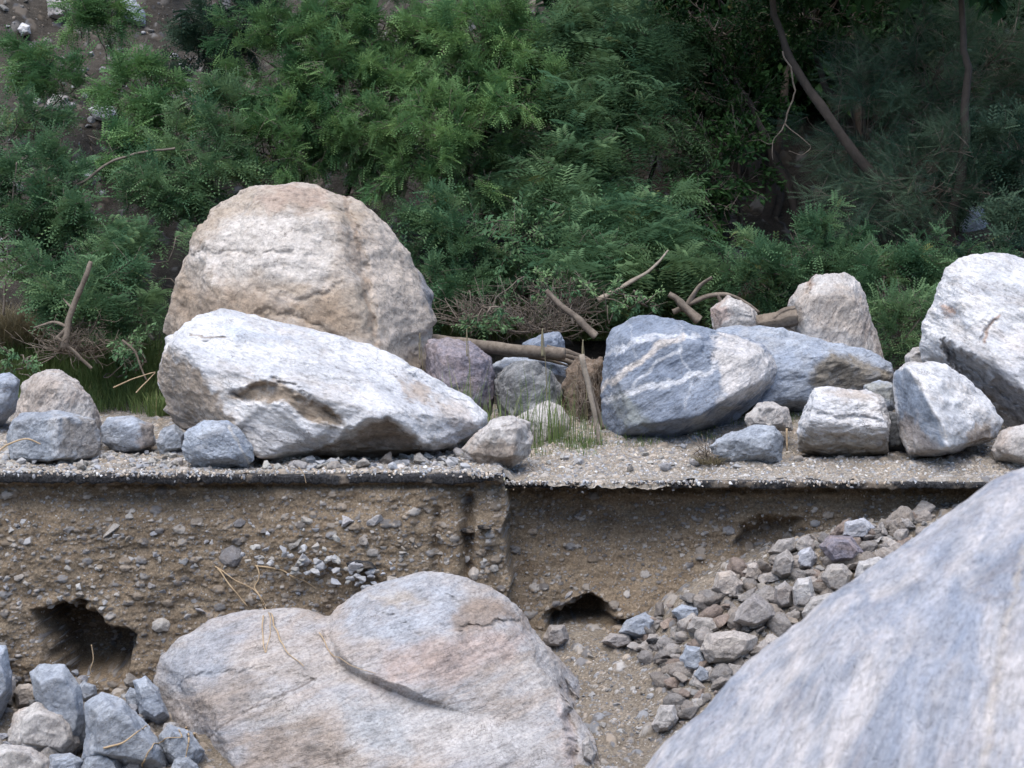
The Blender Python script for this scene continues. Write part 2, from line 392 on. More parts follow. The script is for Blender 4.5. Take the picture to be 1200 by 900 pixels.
def pebbles(P, sc, frac, h, seed, tones, flat=(1, 1, 1), ax=2):
    """raised pebbles in relief: height and colour mask"""
    Q = P*np.array(flat)*sc + seed*3.1; d, c, off, sec = worley(Q, ax)
    r = hashf(c, 11+seed); on = r < frac; rad = .26 + .28*hashf(c, 12+seed)
    q = np.clip(1-(d/rad)**2, 0, 1); hh = np.sqrt(q)*on*rad*h
    col = np.array(tones)[(hashf(c, 13+seed)*len(tones)).astype(int).clip(0, len(tones)-1)]
    return hh, (q > .12)*on, col*(.65+.6*hashf(c, 14+seed))[:, None]
TONES = [(.48, .46, .44), (.34, .31, .28), (.26, .27, .29), (.42, .36, .30), (.30, .25, .2), (.2, .2, .21)]
def grid(name, X, Y3, mat, nx, ny, paint, kind='structure'):
    i = np.arange(nx-1)[None]*1 + np.arange(ny-1)[:, None]*nx
    F = np.stack([i, i+1, i+1+nx, i+nx], -1).reshape(-1, 4)
    o = mesh_np(name, Y3, F, 4, mat, paint=paint); tag(o, kind=kind); return o

# cut bank
nx, nz = 1180, 330
xs = np.linspace(-5.6, 5.6, nx); zs = np.linspace(-2.75, -.03, nz); X, Z = np.meshgrid(xs, zs); X = X.ravel(); Z = Z.ravel()
Z = np.minimum(Z, np.where(X < EDGE_X, -.07, -.165)); Yw = wall_full(X, Z); P = np.stack([X, Yw, Z], -1); paint = np.zeros((len(P), 4))
Pf = np.stack([X, X*0, Z], -1)
dens = .8 + .6*noise(Pf*.9)
leftish = 1-sstep(-.3, .6, X)
for sc, fr, h, sd_ in ((9, .16, .055, 0), (18, .30, .026, 1), (34, .36, .012, 2)):
    hh, mk, cc = pebbles(Pf, sc, fr, h, sd_, TONES, (1, 1, 1.5), 1)
    g_ = (dens + .35*leftish > hashf(np.floor(Pf*sc/3).astype(np.int64), 4+sd_)*1.1)
    mk = mk*g_; P[:, 1] -= hh*g_; m = mk > 0; paint[m, :3] = cc[m]*.8; paint[m, 3] = .75
P[:, 1] -= .006*fbm(Pf, 40, 3, .6)
P[:, 1] = np.where(Z > -.08, P[:, 1]+.0, P[:, 1])
grid('bank', X, P, M['bank'], nx, nz, paint)

# wash floor below the bank
def sheet(name, x0, x1, nx, ylist, fn, mat, peb, mult=1., edge=None):
    xs = np.linspace(x0, x1, nx); X, Y = np.meshgrid(xs, ylist); X = X.ravel(); Y = Y.ravel()
    if edge is not None: Y = np.maximum(Y, edge(X) + Y*.02)
    Zg = fn(X, Y)
    if edge is not None: Zg = Zg - (.03 + .015*sstep(.05, .3, X)*(1-sstep(1.1, 1.4, X)))*(1-sstep(0, .06, Y-edge(X)-.01))
    P = np.stack([X, Y, Zg], -1); paint = np.zeros((len(P), 4)); Pf = np.stack([X, Y, X*0], -1)
    for sc, fr, h, sd_ in peb:
        hh, mk, cc = pebbles(Pf, sc, fr, h, sd_, TONES); P[:, 2] += hh; m = mk > 0
        paint[m, :3] = cc[m]*mult; paint[m, 3] = .85
    return grid(name, X, P, mat, nx, len(ylist), paint)
ylow = np.concatenate([np.linspace(-37, -6, 60)[:-1], np.linspace(-6, -3.2, 120)[:-1], np.linspace(-3.2, 1.4, 460)])
sheet('wash_floor', -6.0, 6.0, 700, ylow, lower_z, M['wash'], [(8, .25, .08, 3), (18, .35, .035, 4), (38, .3, .014, 5)])
# wide wash around, coarse
xs = np.concatenate([np.linspace(-60, -5.9, 40), np.linspace(5.9, 60, 40)])
for a, b in ((-60, -5.95), (5.95, 60)):
    sheet('wash_floor', a, b, 60, np.linspace(-60, 1.4, 80), lower_z, M['wash'], [])
# dirt over the road, up to the foot of the hill
yup = np.concatenate([np.linspace(.035, 1.6, 330)[:-1], np.linspace(1.6, 6, 260)])
def edge_wob(x):
    r = sstep(EDGE_X-.02, EDGE_X+.02, x)
    return .045 + .045*noise(np.stack([x*3, x*0, x*0], -1)) + .03*noise(np.stack([x*14, x*0, x*0], -1)) + .34*r - .10*r*sstep(.05, .3, x)*(1-sstep(1.2, 1.5, x))
def road_top(x, y): return upper_z(x, y)
sheet('dirt_ground', -5.8, 5.8, 900, yup, road_top, M['dirt'], [(10, .22, .05, 6), (24, .36, .024, 7), (46, .4, .012, 8)], 1.15, edge_wob)
yh = np.concatenate([np.linspace(5.95, 16, 240)[:-1], np.linspace(16, 45, 40)])
def hillf(x, y): return upper_z(x, y) - .02
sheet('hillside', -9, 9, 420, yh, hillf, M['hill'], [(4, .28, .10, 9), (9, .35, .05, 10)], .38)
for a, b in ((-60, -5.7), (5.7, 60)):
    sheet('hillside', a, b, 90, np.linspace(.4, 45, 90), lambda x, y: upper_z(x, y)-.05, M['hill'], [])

def sky_block_hill(x, y): return -2.55 + np.maximum(-38-y, 0)*.62 + .8*fbm(np.stack([x, y, x*0], -1), .12, 3)*sstep(-36, -44, y)
sheet('hillside', -70, 70, 90, np.linspace(-85, -36, 60), sky_block_hill, M['hill'], [])  # unseen slope behind the camera, added to block low sky light
# the asphalt layer, broken edge
def slab(x0, x1, yf, ztop, th, seed):
    nx = int((x1-x0)/.012); xs = np.linspace(x0, x1, nx); prof = [(.9, 0), (.25, 0), (.03, 0), (.004, -.12), (0, -.35), (.004, -.65), (.0, -.9), (.03, -1.), (.5, -1.)]
    V = []
    for (dy, dz) in prof:
        Q = np.stack([xs, xs*0+dy, xs*0+dz], -1)
        jag = .022*fbm(Q*[1, 0, 0], 5, 5, .65, seed) + (.014*noise(Q*[24, 5, 9]) + .012*facets(Q*[1, 0, 1] + [0, 0, seed], 14) if dy < .2 else 0)
        th2 = th*(1+.35*noise(Q*[3, 0, 0]+seed)+.30*noise(Q*[17, 0, 0]+seed)*(dz < -.5)); dz = dz - (.12*noise(Q*[21, 0, 0]+seed+9) if dz > -.5 and dy < .01 else 0)
        V.append(np.stack([xs, yf(xs) + dy + jag, ztop(xs) + dz*th2], -1))
    V = np.concatenate(V); m = len(prof); i = np.arange(nx-1)[None] + np.arange(m-1)[:, None]*nx
    F = np.stack([i, i+1, i+1+nx, i+nx], -1).reshape(-1, 4)
    o = mesh_np('road', V, F, 4, M['asphalt'], paint=None); tag(o, kind='structure')
slab(-5.8, EDGE_X-.01, lambda x: -.035+0*x, lambda x: -.006+.006*np.sin(x*.8), .072, 1)
slab(EDGE_X+.0, 5.8, lambda x: .34+0*x, lambda x: -.112+.006*np.sin(x*1.1), .058, 5)

# ------------------------------------------------------------------ boulders
_ico = {}
def ico(n):
    if n not in _ico:
        b = bmesh.new(); bmesh.ops.create_icosphere(b, subdivisions=n, radius=1)
        V = np.array([v.co[:] for v in b.verts]); V /= np.linalg.norm(V, axis=1)[:, None]
        F = np.array([[v.index for v in f.verts] for f in b.faces]); b.free(); _ico[n] = (V, F)
    return _ico[n]
def hull_planes(pts):
    b = bmesh.new()
    for p in pts: b.verts.new(p)
    bmesh.ops.convex_hull(b, input=b.verts[:]); b.normal_update()
    c = pts.mean(0); L = []
    for f in b.faces:
        n = np.array(f.normal[:]); q = np.array(f.verts[0].co[:])
        if n@n < .5: continue
        d = n@(q-c)
        if d < 0: n, d = -n, -d
        L.append((n, d))
    b.free(); return np.array([l[0] for l in L]), np.array([l[1] for l in L])
_off = np.random.default_rng(5).normal(size=(14, 3)); _off /= np.linalg.norm(_off, axis=1)[:, None]
def rock_shape(pts, center, lv, rnd, warp, seed):
    D0, F = ico(lv); ext = (pts.max(0)-pts.min(0))/2; ext = ext/ext.max(); ext = np.maximum(ext, .45)
    D = D0*ext; D /= np.linalg.norm(D, axis=1)[:, None]
    n, d = hull_planes(pts)
    d = d - n@(center-pts.mean(0)); d = np.maximum(d, 1e-3)
    W = D + warp*np.stack([fbm(D, 2.3, 3, .5, seed), fbm(D, 2.3, 3, .5, seed+31), fbm(D, 2.3, 3, .5, seed+57)], -1)
    r = 0; ks = _off if rnd > 0 else _off[:1]*0
    for o in ks:
        q = W + o*rnd; q /= np.linalg.norm(q, axis=1)[:, None]
        r = r + 1/np.max(q@(n/d[:, None]).T, axis=1)
    return D, r/len(ks), F
def rock_shape_dirs(pts, center, D, rnd, warp, seed):
    n, d = hull_planes(pts); d = np.maximum(d - n@(center-pts.mean(0)), 1e-3)
    W = D + warp*np.stack([fbm(D, 2.3, 3, .5, seed), fbm(D, 2.3, 3, .5, seed+31), fbm(D, 2.3, 3, .5, seed+57)], -1); r = 0
    for o in _off:
        q = W + o*rnd; q /= np.linalg.norm(q, axis=1)[:, None]; r = r + 1/np.max(q@(n/d[:, None]).T, axis=1)
    return D, r/len(_off), None
def boulder(label, mat, outline, Y, depth,  front=(), rnd=.10, warp=.05, lv=7, amp=1., seed=1, strata=None, feats=(), paints=(),
            name='boulder', cat='boulder', back=.7, facet=1., group=None, tall=None, color=None, lobes=(), smooth_seam=0):
    O = np.array(outline, float); o3 = at(O[:, 0], O[:, 1], np.full(len(O), Y))
    c2 = O.mean(0); B = c2 + (O-c2)*back; b3 = at(B[:, 0], B[:, 1], np.full(len(B), Y+depth)) if depth > 0 else o3
    fp = np.array([at(a, b, Y-d) for a, b, d in front]) if len(front) else at(*(c2 + (O-c2)*.62).T, np.full(len(O), Y-depth*.5))
    pts = np.concatenate([o3, b3, fp]); c = pts.mean(0)
    D, r, F = rock_shape(pts, c, lv, rnd, warp, seed)
    for lb in lobes:
        lp = np.array([at(a_, b_, Y-d_) for a_, b_, d_ in lb]); _, r2, _ = rock_shape_dirs(lp, c, D, rnd, warp, seed+3); kk = .028; r = .5*(r + r2 + np.sqrt((r-r2)**2 + kk*kk)) - kk*.25
    P = c + D*r[:, None]; size = float(np.cbrt(np.prod(pts.max(0)-pts.min(0))))
    # broken faces, strata and grain in relief
    Q = P
    if strata:
        a = math.radians(strata[0]); R = np.array([[math.cos(a), 0, math.sin(a)], [0, 1, 0], [-math.sin(a), 0, math.cos(a)]])
        Q = P@R.T * np.array([1, 1, strata[1]])
    dsp = .8*amp*size*(.030*fbm(P/size, 2.2, 3, .5, seed+3) + facet*.20*facets(P/size + .05*fbm(P/size, 3, 2)[:, None], 3.2, seed)
                    + facet*.10*facets(P/size, 8, seed+1) + .011*(ridged(Q/size, 4.5, 4, .55, seed+5)-1.2) + .010*fbm(Q/size, 11, 4, .6, seed+8))
    P = P + D*dsp[:, None]
    PX, PY = proj(P); frontm = sstep(.15, -.25, (D[:, 1]))     # towards the camera
    jx = PX + 6*fbm(P, 5, 4, .6, 2); jy = PY + 6*fbm(P, 5, 4, .6, 6)
    vd = P - np.array([0, CAMY, CAMZ]); vd /= np.linalg.norm(vd, axis=1)[:, None]
    for f in feats:
        if f[0] == 'crack':
            _, pl, wd, dp = f; g = np.exp(-(seg_dist(jx, jy, pl)/wd)**2); P = P + vd*(g*dp*frontm)[:, None]
        elif f[0] == 'area':                  # push a region in (+) or out (-)
            _, pl, soft, dp = f; g = sstep(-soft, soft, poly_sd(jx, jy, pl)); P = P + vd*(g*dp*frontm)[:, None]
    paint = np.zeros((len(P), 4)); nn = 1
    for (pl, colr, alpha, soft, *rest) in paints:
        typ = rest[0] if rest else 'area'; ja = rest[1] if len(rest) > 1 else 9.
        kx = PX + ja*fbm(P, 5, 4, .6, 21+nn); ky = PY + ja*fbm(P, 5, 4, .6, 41+nn); nn += 1
        if typ == 'area': g = sstep(-soft, soft, poly_sd(kx, ky, pl))
        else: g = 1-sstep(soft*.4, soft*1.6, seg_dist(kx, ky, pl))
        g = g*alpha*sstep(.35, .0, D[:, 1])
        paint[:, :3] = paint[:, :3]*(1-g)[:, None] + np.array(colr)*g[:, None]; paint[:, 3] = 1-(1-paint[:, 3])*(1-g)
    a3 = np.maximum(paint[:, 3:4], 1e-3); paint[:, :3] = np.clip(paint[:, :3]/a3, 0, 1)
    loc = (c[0], c[1], P[:, 2].min())
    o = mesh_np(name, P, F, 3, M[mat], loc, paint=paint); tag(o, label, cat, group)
    if color: o.color = (*color, 1)
    return o

BR = (.27, .20, .145); BRD = (.17, .13, .10); LW = (.66, .65, .65); DK = (.13, .12, .12)
# --- on the road, back row
boulder('huge rounded tan boulder standing tallest behind the long white boulder', 'tan',
    [(198, 392), (201, 345), (210, 302), (226, 268), (250, 243), (288, 224), (335, 214), (372, 217), (402, 232), (430, 244), (458, 264), (478, 292), (496, 322), (506, 348), (509, 445), (509, 505), (440, 520), (260, 520), (198, 470)],
    3.5, 1.9, [(300, 330, 1.0), (235, 400, .65), (385, 262, .75), (412, 330, 1.05), (425, 470, 1.25), (300, 470, 1.2), (480, 400, .45), (330, 246, .6), (240, 290, .55), (490, 480, .5)],
    rnd=.10, warp=.05, lv=8, seed=3, strata=(-12, 1.5), facet=.8, amp=.8,
    feats=[('crack', [(403, 232), (412, 262), (424, 300), (432, 360), (440, 400)], 6, .065), ('crack', [(330, 345), (355, 352), (380, 348), (398, 330), (392, 305)], 4, .03),
           ('crack', [(300, 362), (340, 370), (370, 378), (400, 400)], 3, .045), ('crack', [(215, 300), (260, 292), (300, 300), (340, 296)], 3, .03),
           ('area', [(240, 250), (290, 232), (330, 240), (385, 245), (395, 285), (385, 330), (330, 345), (270, 330), (240, 300)], 7, .045),
           
],
    paints=[([(403, 232), (413, 262), (424, 300), (433, 360), (440, 400)], (.30, .22, .16), .6, 3, 'line', 6),
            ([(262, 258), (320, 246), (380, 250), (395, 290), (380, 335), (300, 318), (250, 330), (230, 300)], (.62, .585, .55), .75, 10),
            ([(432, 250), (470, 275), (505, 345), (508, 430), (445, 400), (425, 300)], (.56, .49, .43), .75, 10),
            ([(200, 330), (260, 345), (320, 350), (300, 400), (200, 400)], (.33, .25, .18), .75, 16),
            ([(340, 355), (395, 345), (425, 390), (360, 380)], (.36, .27, .19), .7, 8),
            ([(488, 305), (500, 318), (510, 350), (507, 372), (496, 345)], (.17, .19, .23), .8, 4, 'area', 3),
            ([(300, 226), (340, 216), (375, 222), (392, 245), (350, 240), (310, 245)], (.40, .30, .24), .7, 6)])
boulder('purplish speckled granite rock beside the right foot of the huge tan boulder', 'purple',
    [(498, 400), (520, 394), (555, 402), (575, 415), (581, 440), (576, 490), (540, 505), (500, 500)], 3.0, .7, rnd=.1, seed=8, lv=7, facet=.8)
boulder('flat blue grey rock standing just behind the fallen log', 'grey', [(612, 402), (632, 392), (655, 388), (661, 396), (664, 440), (600, 440)], 4.3, .35, rnd=.05, seed=9, lv=6)
boulder('low grey stone lying below the fallen log', 'greywhite', [(573, 428), (590, 420), (640, 420), (668, 428), (668, 446), (580, 446)], 3.7, .35, rnd=.08, seed=10, lv=6)
boulder('dark rock with white crust under the log, behind the tall weeds', 'dark', [(578, 462), (583, 440), (598, 425), (625, 422), (648, 436), (659, 458), (655, 482), (640, 500), (590, 500)], 2.9, .6,
    [(600, 440, .3), (640, 450, .3), (610, 485, .4), (650, 480, .3)], rnd=.06, seed=11, lv=7)
boulder('sloping pale slab stone below the white-crusted dark rock', 'pale', [(596, 500), (612, 482), (640, 470), (660, 480), (671, 500), (664, 530), (600, 530)], 2.2, .5,
    [(612, 490, .2), (655, 500, .35), (625, 525, .3)], rnd=.05, seed=12, lv=7, paints=[([(640, 500), (672, 495), (665, 530), (640, 530)], BR, .5, 4)])
# --- the white boulder
boulder('long bright white boulder with brown broken edges, leaning on the huge tan boulder', 'white',
    [(179, 452), (186, 420), (196, 394), (214, 378), (265, 364), (300, 368), (335, 377), (432, 403), (470, 427), (520, 456), (556, 470), (573, 488), (566, 508), (532, 530), (470, 541), (400, 546), (330, 546), (300, 540), (250, 518), (215, 500), (190, 480)],
    1.35, 1.5, [(205, 402, .45), (235, 432, .75), (262, 480, .85), (318, 447, 1.0), (452, 487, 1.08), (508, 524, .75), (560, 492, .3), (305, 535, .9), (400, 532, .55), (380, 430, .68), (280, 390, .4), (470, 535, .45)],
    rnd=.015, warp=.03, lv=8, seed=21, strata=(-22, 2.), facet=1.0, amp=.75,
    feats=[('area', [(270, 462), (300, 448), (325, 446), (350, 462), (395, 486), (402, 500), (360, 490), (335, 470), (300, 470)], 4, .10),
           ('area', [(400, 512), (430, 495), (452, 490), (490, 520), (505, 530), (470, 545), (400, 548)], 5, .12),
           ('area', [(345, 540), (370, 525), (400, 515), (400, 550), (340, 550)], 4, .08),
           ('crack', [(222, 392), (240, 396), (262, 396)], 2.5, .03), ('crack', [(318, 442), (352, 458), (400, 492)], 2.5, .05),
           ('crack', [(478, 440), (520, 462), (560, 488)], 3, .03), ('crack', [(500, 470), (535, 490)], 3, .03)],
    paints=[([(178, 440), (198, 408), (212, 425), (240, 440), (262, 475), (290, 512), (312, 545), (250, 530), (200, 500)], (.36, .29, .225), .92, 5),
            ([(266, 466), (292, 450), (320, 444), (350, 460), (398, 486), (404, 500), (362, 494), (335, 470), (300, 470)], (.34, .265, .19), .92, 3, 'area', 5),
            ([(400, 515), (428, 496), (452, 489), (480, 510), (503, 528), (470, 548), (395, 550), (355, 545), (370, 528)], (.27, .22, .175), .92, 4, 'area', 6),
            ([(470, 445), (500, 455), (505, 470), (480, 466)], (.42, .33, .26), .7, 5), ([(505, 460), (545, 475), (560, 500), (520, 492)], (.50, .42, .36), .6, 6),
            ([(256, 384), (300, 388), (360, 395), (330, 402), (280, 398)], (.40, .46, .56), .55, 7),
            ([(222, 392), (240, 396), (262, 396)], (.30, .25, .2), .8, 1.2, 'line', 3)])
boulder('jagged pale rock at the lower right tip of the long white boulder', 'pale',
    [(540, 528), (556, 508), (575, 495), (600, 486), (620, 498), (626, 515), (618, 535), (600, 550), (560, 550)], .75, .5,
    [(575, 505, .25), (605, 500, .28), (600, 535, .3), (565, 535, .2)], rnd=.04, seed=23, lv=7, paints=[([(545, 530), (570, 512), (600, 520), (600, 548), (555, 548)], (.3, .235, .18), .7, 5)])
# --- left group
boulder('rounded tan rock at the left edge, behind the square grey block', 'pale', [(17, 480), (24, 452), (40, 438), (66, 432), (90, 443), (108, 465), (119, 498), (117, 540), (20, 540)], 1.5, .9,
    rnd=.12, seed=31, lv=7, strata=(60, 2), facet=.6, paints=[([(15, 500), (20, 455), (45, 436), (80, 440), (60, 470), (30, 500)], (.40, .32, .26), .6, 10)])
boulder('square blue grey block with a vertical edge at the left edge of the road', 'blue', [(8, 515), (14, 492), (24, 484), (68, 480), (112, 492), (118, 510), (117, 536), (72, 541), (20, 546), (10, 540)], .85, .5,
    [(66, 488, .38), (68, 538, .38), (16, 494, .15), (14, 538, .15), (112, 498, .05), (114, 532, .05)], rnd=.025, seed=32, lv=7, facet=.7,
    paints=[([(60, 484), (72, 484), (76, 540), (60, 540)], (.56, .55, .55), .6, 4), ([(76, 490), (118, 495), (118, 538), (76, 540)], (.36, .32, .28), .75, 4)])
boulder('smooth egg-shaped grey stone sitting on the broken road edge', 'greywhite', [(212, 525), (218, 505), (238, 492), (262, 491), (283, 504), (298, 526), (299, 540), (286, 549), (236, 549), (217, 541)], .32, .40,
    rnd=.10, warp=.03, seed=33, lv=7, facet=.45, strata=(-35, 2), paints=[([(268, 500), (280, 520), (292, 545)], (.6, .58, .55), .7, 1.5, 'line', 3)])
boulder('smooth low grey slab between the square grey block and the long white boulder', 'greywhite', [(117, 500), (125, 490), (155, 487), (180, 498), (184, 520), (165, 532), (135, 530), (118, 518)], 1.15, .4,
    [(135, 500, .1), (165, 500, .25), (168, 526, .25)], rnd=.06, seed=34, lv=6, facet=.5, paints=[([(162, 492), (184, 500), (184, 530), (166, 530)], (.38, .30, .235), .7, 4)])
boulder('small dark blue stone tucked under the left end of the long white boulder', 'blue', [(182, 520), (190, 502), (205, 497), (218, 508), (218, 530), (190, 534)], 1.0, .3, rnd=.05, seed=35, lv=6)
boulder('pale scree-covered stone cut by the left edge of the photo, on the grass side', 'greywhite', [(-40, 470), (-20, 442), (10, 436), (24, 445), (18, 480), (0, 500), (-40, 500)], 3.2, .8, rnd=.08, seed=36, lv=6)
# --- right group
boulder('large blue grey boulder crossed by pale diagonal veins', 'grey',
    [(703, 505), (704, 460), (708, 400), (716, 384), (748, 370), (768, 369), (800, 376), (832, 386), (872, 394), (900, 406), (913, 428), (910, 448), (886, 476), (848, 500), (800, 520), (760, 534), (708, 534)],
    2.3, 1.2, [(740, 400, .45), (815, 400, .5), (880, 420, .5), (890, 446, .5), (740, 500, .65), (810, 490, .75), (850, 470, .7), (790, 385, .25), (725, 450, .5)],
    rnd=.022, warp=.03, lv=8, seed=41, facet=.7, amp=.6, strata=(32, 2),
    feats=[('crack', [(822, 402), (830, 410), (833, 425)], 3, .03), ('area', [(820, 395), (850, 392), (832, 418)], 5, .05)],
    paints=[([(838, 392), (875, 396), (908, 415), (910, 445), (880, 468), (850, 480), (845, 440), (835, 420)], (.60, .57, .55), .95, 6),
            ([(712, 415), (745, 400), (790, 392), (815, 395)], (.6, .61, .64), .8, 3, 'line', 5), ([(706, 455), (735, 432), (775, 405), (800, 393)], (.62, .57, .53), .95, 3.5, 'line', 4),
            ([(712, 468), (755, 455), (800, 445), (835, 430)], (.62, .63, .66), .95, 3.5, 'line', 5), ([(740, 455), (770, 425), (800, 410)], (.6, .61, .64), .7, 2, 'line', 4),
            ([(735, 372), (742, 395), (745, 420)], (.46, .49, .54), .5, 1.5, 'line', 4), ([(800, 380), (795, 410), (810, 440), (805, 480)], (.5, .52, .56), .5, 1.6, 'line', 5),
            ([(800, 500), (850, 470), (860, 480), (820, 505)], (.5, .5, .5), .6, 5),
            ([(720, 455), (740, 465), (760, 500), (735, 500), (725, 480)], (.22, .23, .19), .6, 7)])
boulder('long low grey and white boulder running right from behind the veined blue grey boulder', 'greywhite',
    [(828, 400), (835, 385), (860, 382), (885, 384), (960, 398), (1018, 412), (1045, 426), (1052, 440), (1045, 470), (980, 485), (900, 490), (850, 470)],
    2.9, .8, [(880, 392, .25), (950, 408, .35), (905, 440, .6), (960, 420, .55), (1040, 440, .2), (950, 470, .5), (1000, 460, .3), (890, 475, .6)],
    rnd=.05, lv=7, seed=42, facet=.6, strata=(15, 2), paints=[([(955, 425), (975, 412), (1020, 425), (1048, 438), (1045, 452), (990, 460), (945, 455)], (.235, .2, .15), .9, 4, 'area', 5),
            ([(900, 410), (935, 412), (925, 470), (880, 475), (895, 440)], (.32, .37, .46), .6, 8)])
boulder('upright pale dome-topped boulder behind the right end of the long grey boulder', 'pale',
    [(920, 375), (923, 350), (935, 333), (962, 322), (990, 320), (1006, 332), (1018, 362), (1027, 395), (1038, 425), (1030, 460), (940, 460), (925, 410)], 4.0, .8,
    rnd=.09, lv=7, seed=43, facet=.5, strata=(75, 2), feats=[('crack', [(947, 326), (950, 342)], 2.5, .05)],
    paints=[([(935, 345), (975, 335), (1010, 350), (1015, 390), (960, 392), (938, 370)], (.46, .38, .31), .55, 10), ([(940, 325), (955, 322), (952, 345)], (.3, .18, .12), .6, 3)])
boulder('small pale knobbly rock beside the root stump, behind the veined boulder', 'pale', [(833, 362), (852, 347), (868, 353), (884, 362), (891, 378), (890, 400), (836, 400)], 4.1, .4, rnd=.06, seed=44, lv=6,
    paints=[([(835, 360), (850, 352), (855, 380), (838, 390)], (.36, .25, .21), .6, 4)])
boulder('giant white boulder cut by the right edge, with a dark layered underside', 'white',
    [(1078, 412), (1082, 378), (1096, 345), (1108, 315), (1132, 297), (1160, 296), (1200, 308), (1280, 340), (1340, 420), (1330, 500), (1270, 540), (1200, 530), (1150, 500), (1105, 440), (1085, 428)],
    2.6, 1.8, [(1105, 395, .55), (1130, 340, .45), (1180, 330, .5), (1165, 420, 1.0), (1215, 470, 1.2), (1300, 450, .8), (1120, 405, .7), (1200, 515, .6), (1150, 470, .4)],
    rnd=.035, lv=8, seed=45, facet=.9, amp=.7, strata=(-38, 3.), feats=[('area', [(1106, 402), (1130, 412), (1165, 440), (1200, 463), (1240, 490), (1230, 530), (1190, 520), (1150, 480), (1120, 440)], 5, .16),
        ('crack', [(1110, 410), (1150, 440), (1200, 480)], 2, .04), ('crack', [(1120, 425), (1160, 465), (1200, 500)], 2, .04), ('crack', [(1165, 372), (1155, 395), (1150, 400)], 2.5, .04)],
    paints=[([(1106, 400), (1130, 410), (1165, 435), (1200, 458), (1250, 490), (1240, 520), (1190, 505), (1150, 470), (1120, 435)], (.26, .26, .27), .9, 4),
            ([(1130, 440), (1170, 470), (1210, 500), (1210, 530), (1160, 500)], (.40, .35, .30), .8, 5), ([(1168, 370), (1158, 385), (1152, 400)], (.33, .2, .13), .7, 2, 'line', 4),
            ([(1105, 355), (1115, 358), (1114, 368), (1106, 366)], (.45, .27, .18), .7, 3), ([(1150, 380), (1200, 390), (1220, 430), (1180, 410)], (.58, .50, .44), .45, 9)])
boulder('angular rock with a blue left face leaning against the giant white boulder', 'white',
    [(1046, 470), (1047, 436), (1060, 427), (1108, 423), (1126, 440), (1152, 465), (1174, 495), (1168, 512), (1120, 533), (1066, 538), (1054, 510)],
    1.3, .7, [(1064, 430, .40), (1085, 470, .72), (1112, 524, .80), (1066, 532, .25), (1112, 430, .12), (1150, 480, .25)], rnd=.03, lv=7, seed=46, facet=.6,
    paints=[([(1046, 434), (1063, 430), (1085, 470), (1112, 522), (1090, 530), (1052, 500)], (.27, .32, .40), .9, 2, 'area', 4), ([(1052, 490), (1075, 488), (1100, 530), (1066, 535)], (.42, .35, .30), .7, 6),
            ([(1130, 500), (1160, 495), (1165, 512), (1135, 522)], (.36, .27, .19), .75, 4)])
boulder('squat white rock with a gravel-strewn top, left of the leaning angular rock', 'white',
    [(934, 505), (943, 475), (953, 457), (975, 453), (1015, 455), (1036, 468), (1043, 492), (1041, 535), (1000, 538), (938, 530)], 1.3, .6,
    [(955, 468, .3), (1030, 475, .3), (945, 495, .42), (1038, 500, .4), (950, 520, .3), (1030, 524, .3)], rnd=.05, lv=7, seed=47, facet=.8, strata=(8, 2.5),
    feats=[('crack', [(945, 482), (985, 488), (1030, 494)], 3, .04), ('area', [(938, 508), (1040, 512), (1040, 540), (936, 536)], 4, .05)],
    paints=[([(936, 508), (1042, 514), (1042, 540), (936, 535)], (.30, .25, .18), .75, 5), ([(965, 457), (1020, 458), (1030, 470), (990, 470)], (.45, .36, .28), .6, 6)])
boulder('low pointed blue grey stone half buried left of the squat white rock', 'blue', [(830, 522), (848, 510), (885, 497), (908, 498), (919, 514), (917, 545), (836, 545)], 1.0, .3,
    [(860, 515, .15), (905, 510, .18), (900, 528, .2)], rnd=.04, lv=6, seed=48)
boulder('tan rounded rock cut by the right edge at the road edge', 'pale', [(1160, 524), (1174, 506), (1200, 497), (1245, 495), (1262, 520), (1250, 548), (1195, 548), (1166, 538)], .95, .5, rnd=.07, seed=49, lv=6)
boulder('crumbly pale rock under the long grey boulder', 'pale', [(872, 490), (888, 472), (905, 470), (925, 478), (930, 505), (875, 505)], 1.6, .4, rnd=.06, seed=50, lv=6, facet=1.4)
boulder('dark stone wedged between the squat white rock and the leaning angular rock', 'dark', [(1036, 500), (1042, 482), (1056, 486), (1064, 510), (1060, 530), (1038, 530)], 1.5, .3, rnd=.05, seed=51, lv=6)
boulder('small pale rock peeping out left of the giant white boulder', 'pale', [(1060, 418), (1070, 408), (1088, 404), (1096, 425), (1090, 440), (1062, 436)], 3.0, .3, rnd=.07, seed=52, lv=6)
boulder('lichen-stained stone between the long grey boulder and the leaning angular rock', 'greywhite', [(1012, 452), (1030, 445), (1048, 450), (1050, 480), (1030, 490), (1012, 480)], 2.0, .4, rnd=.06, seed=53, lv=6,
    paints=[([(1010, 450), (1050, 448), (1050, 470), (1010, 470)], (.3, .28, .2), .6, 5)])
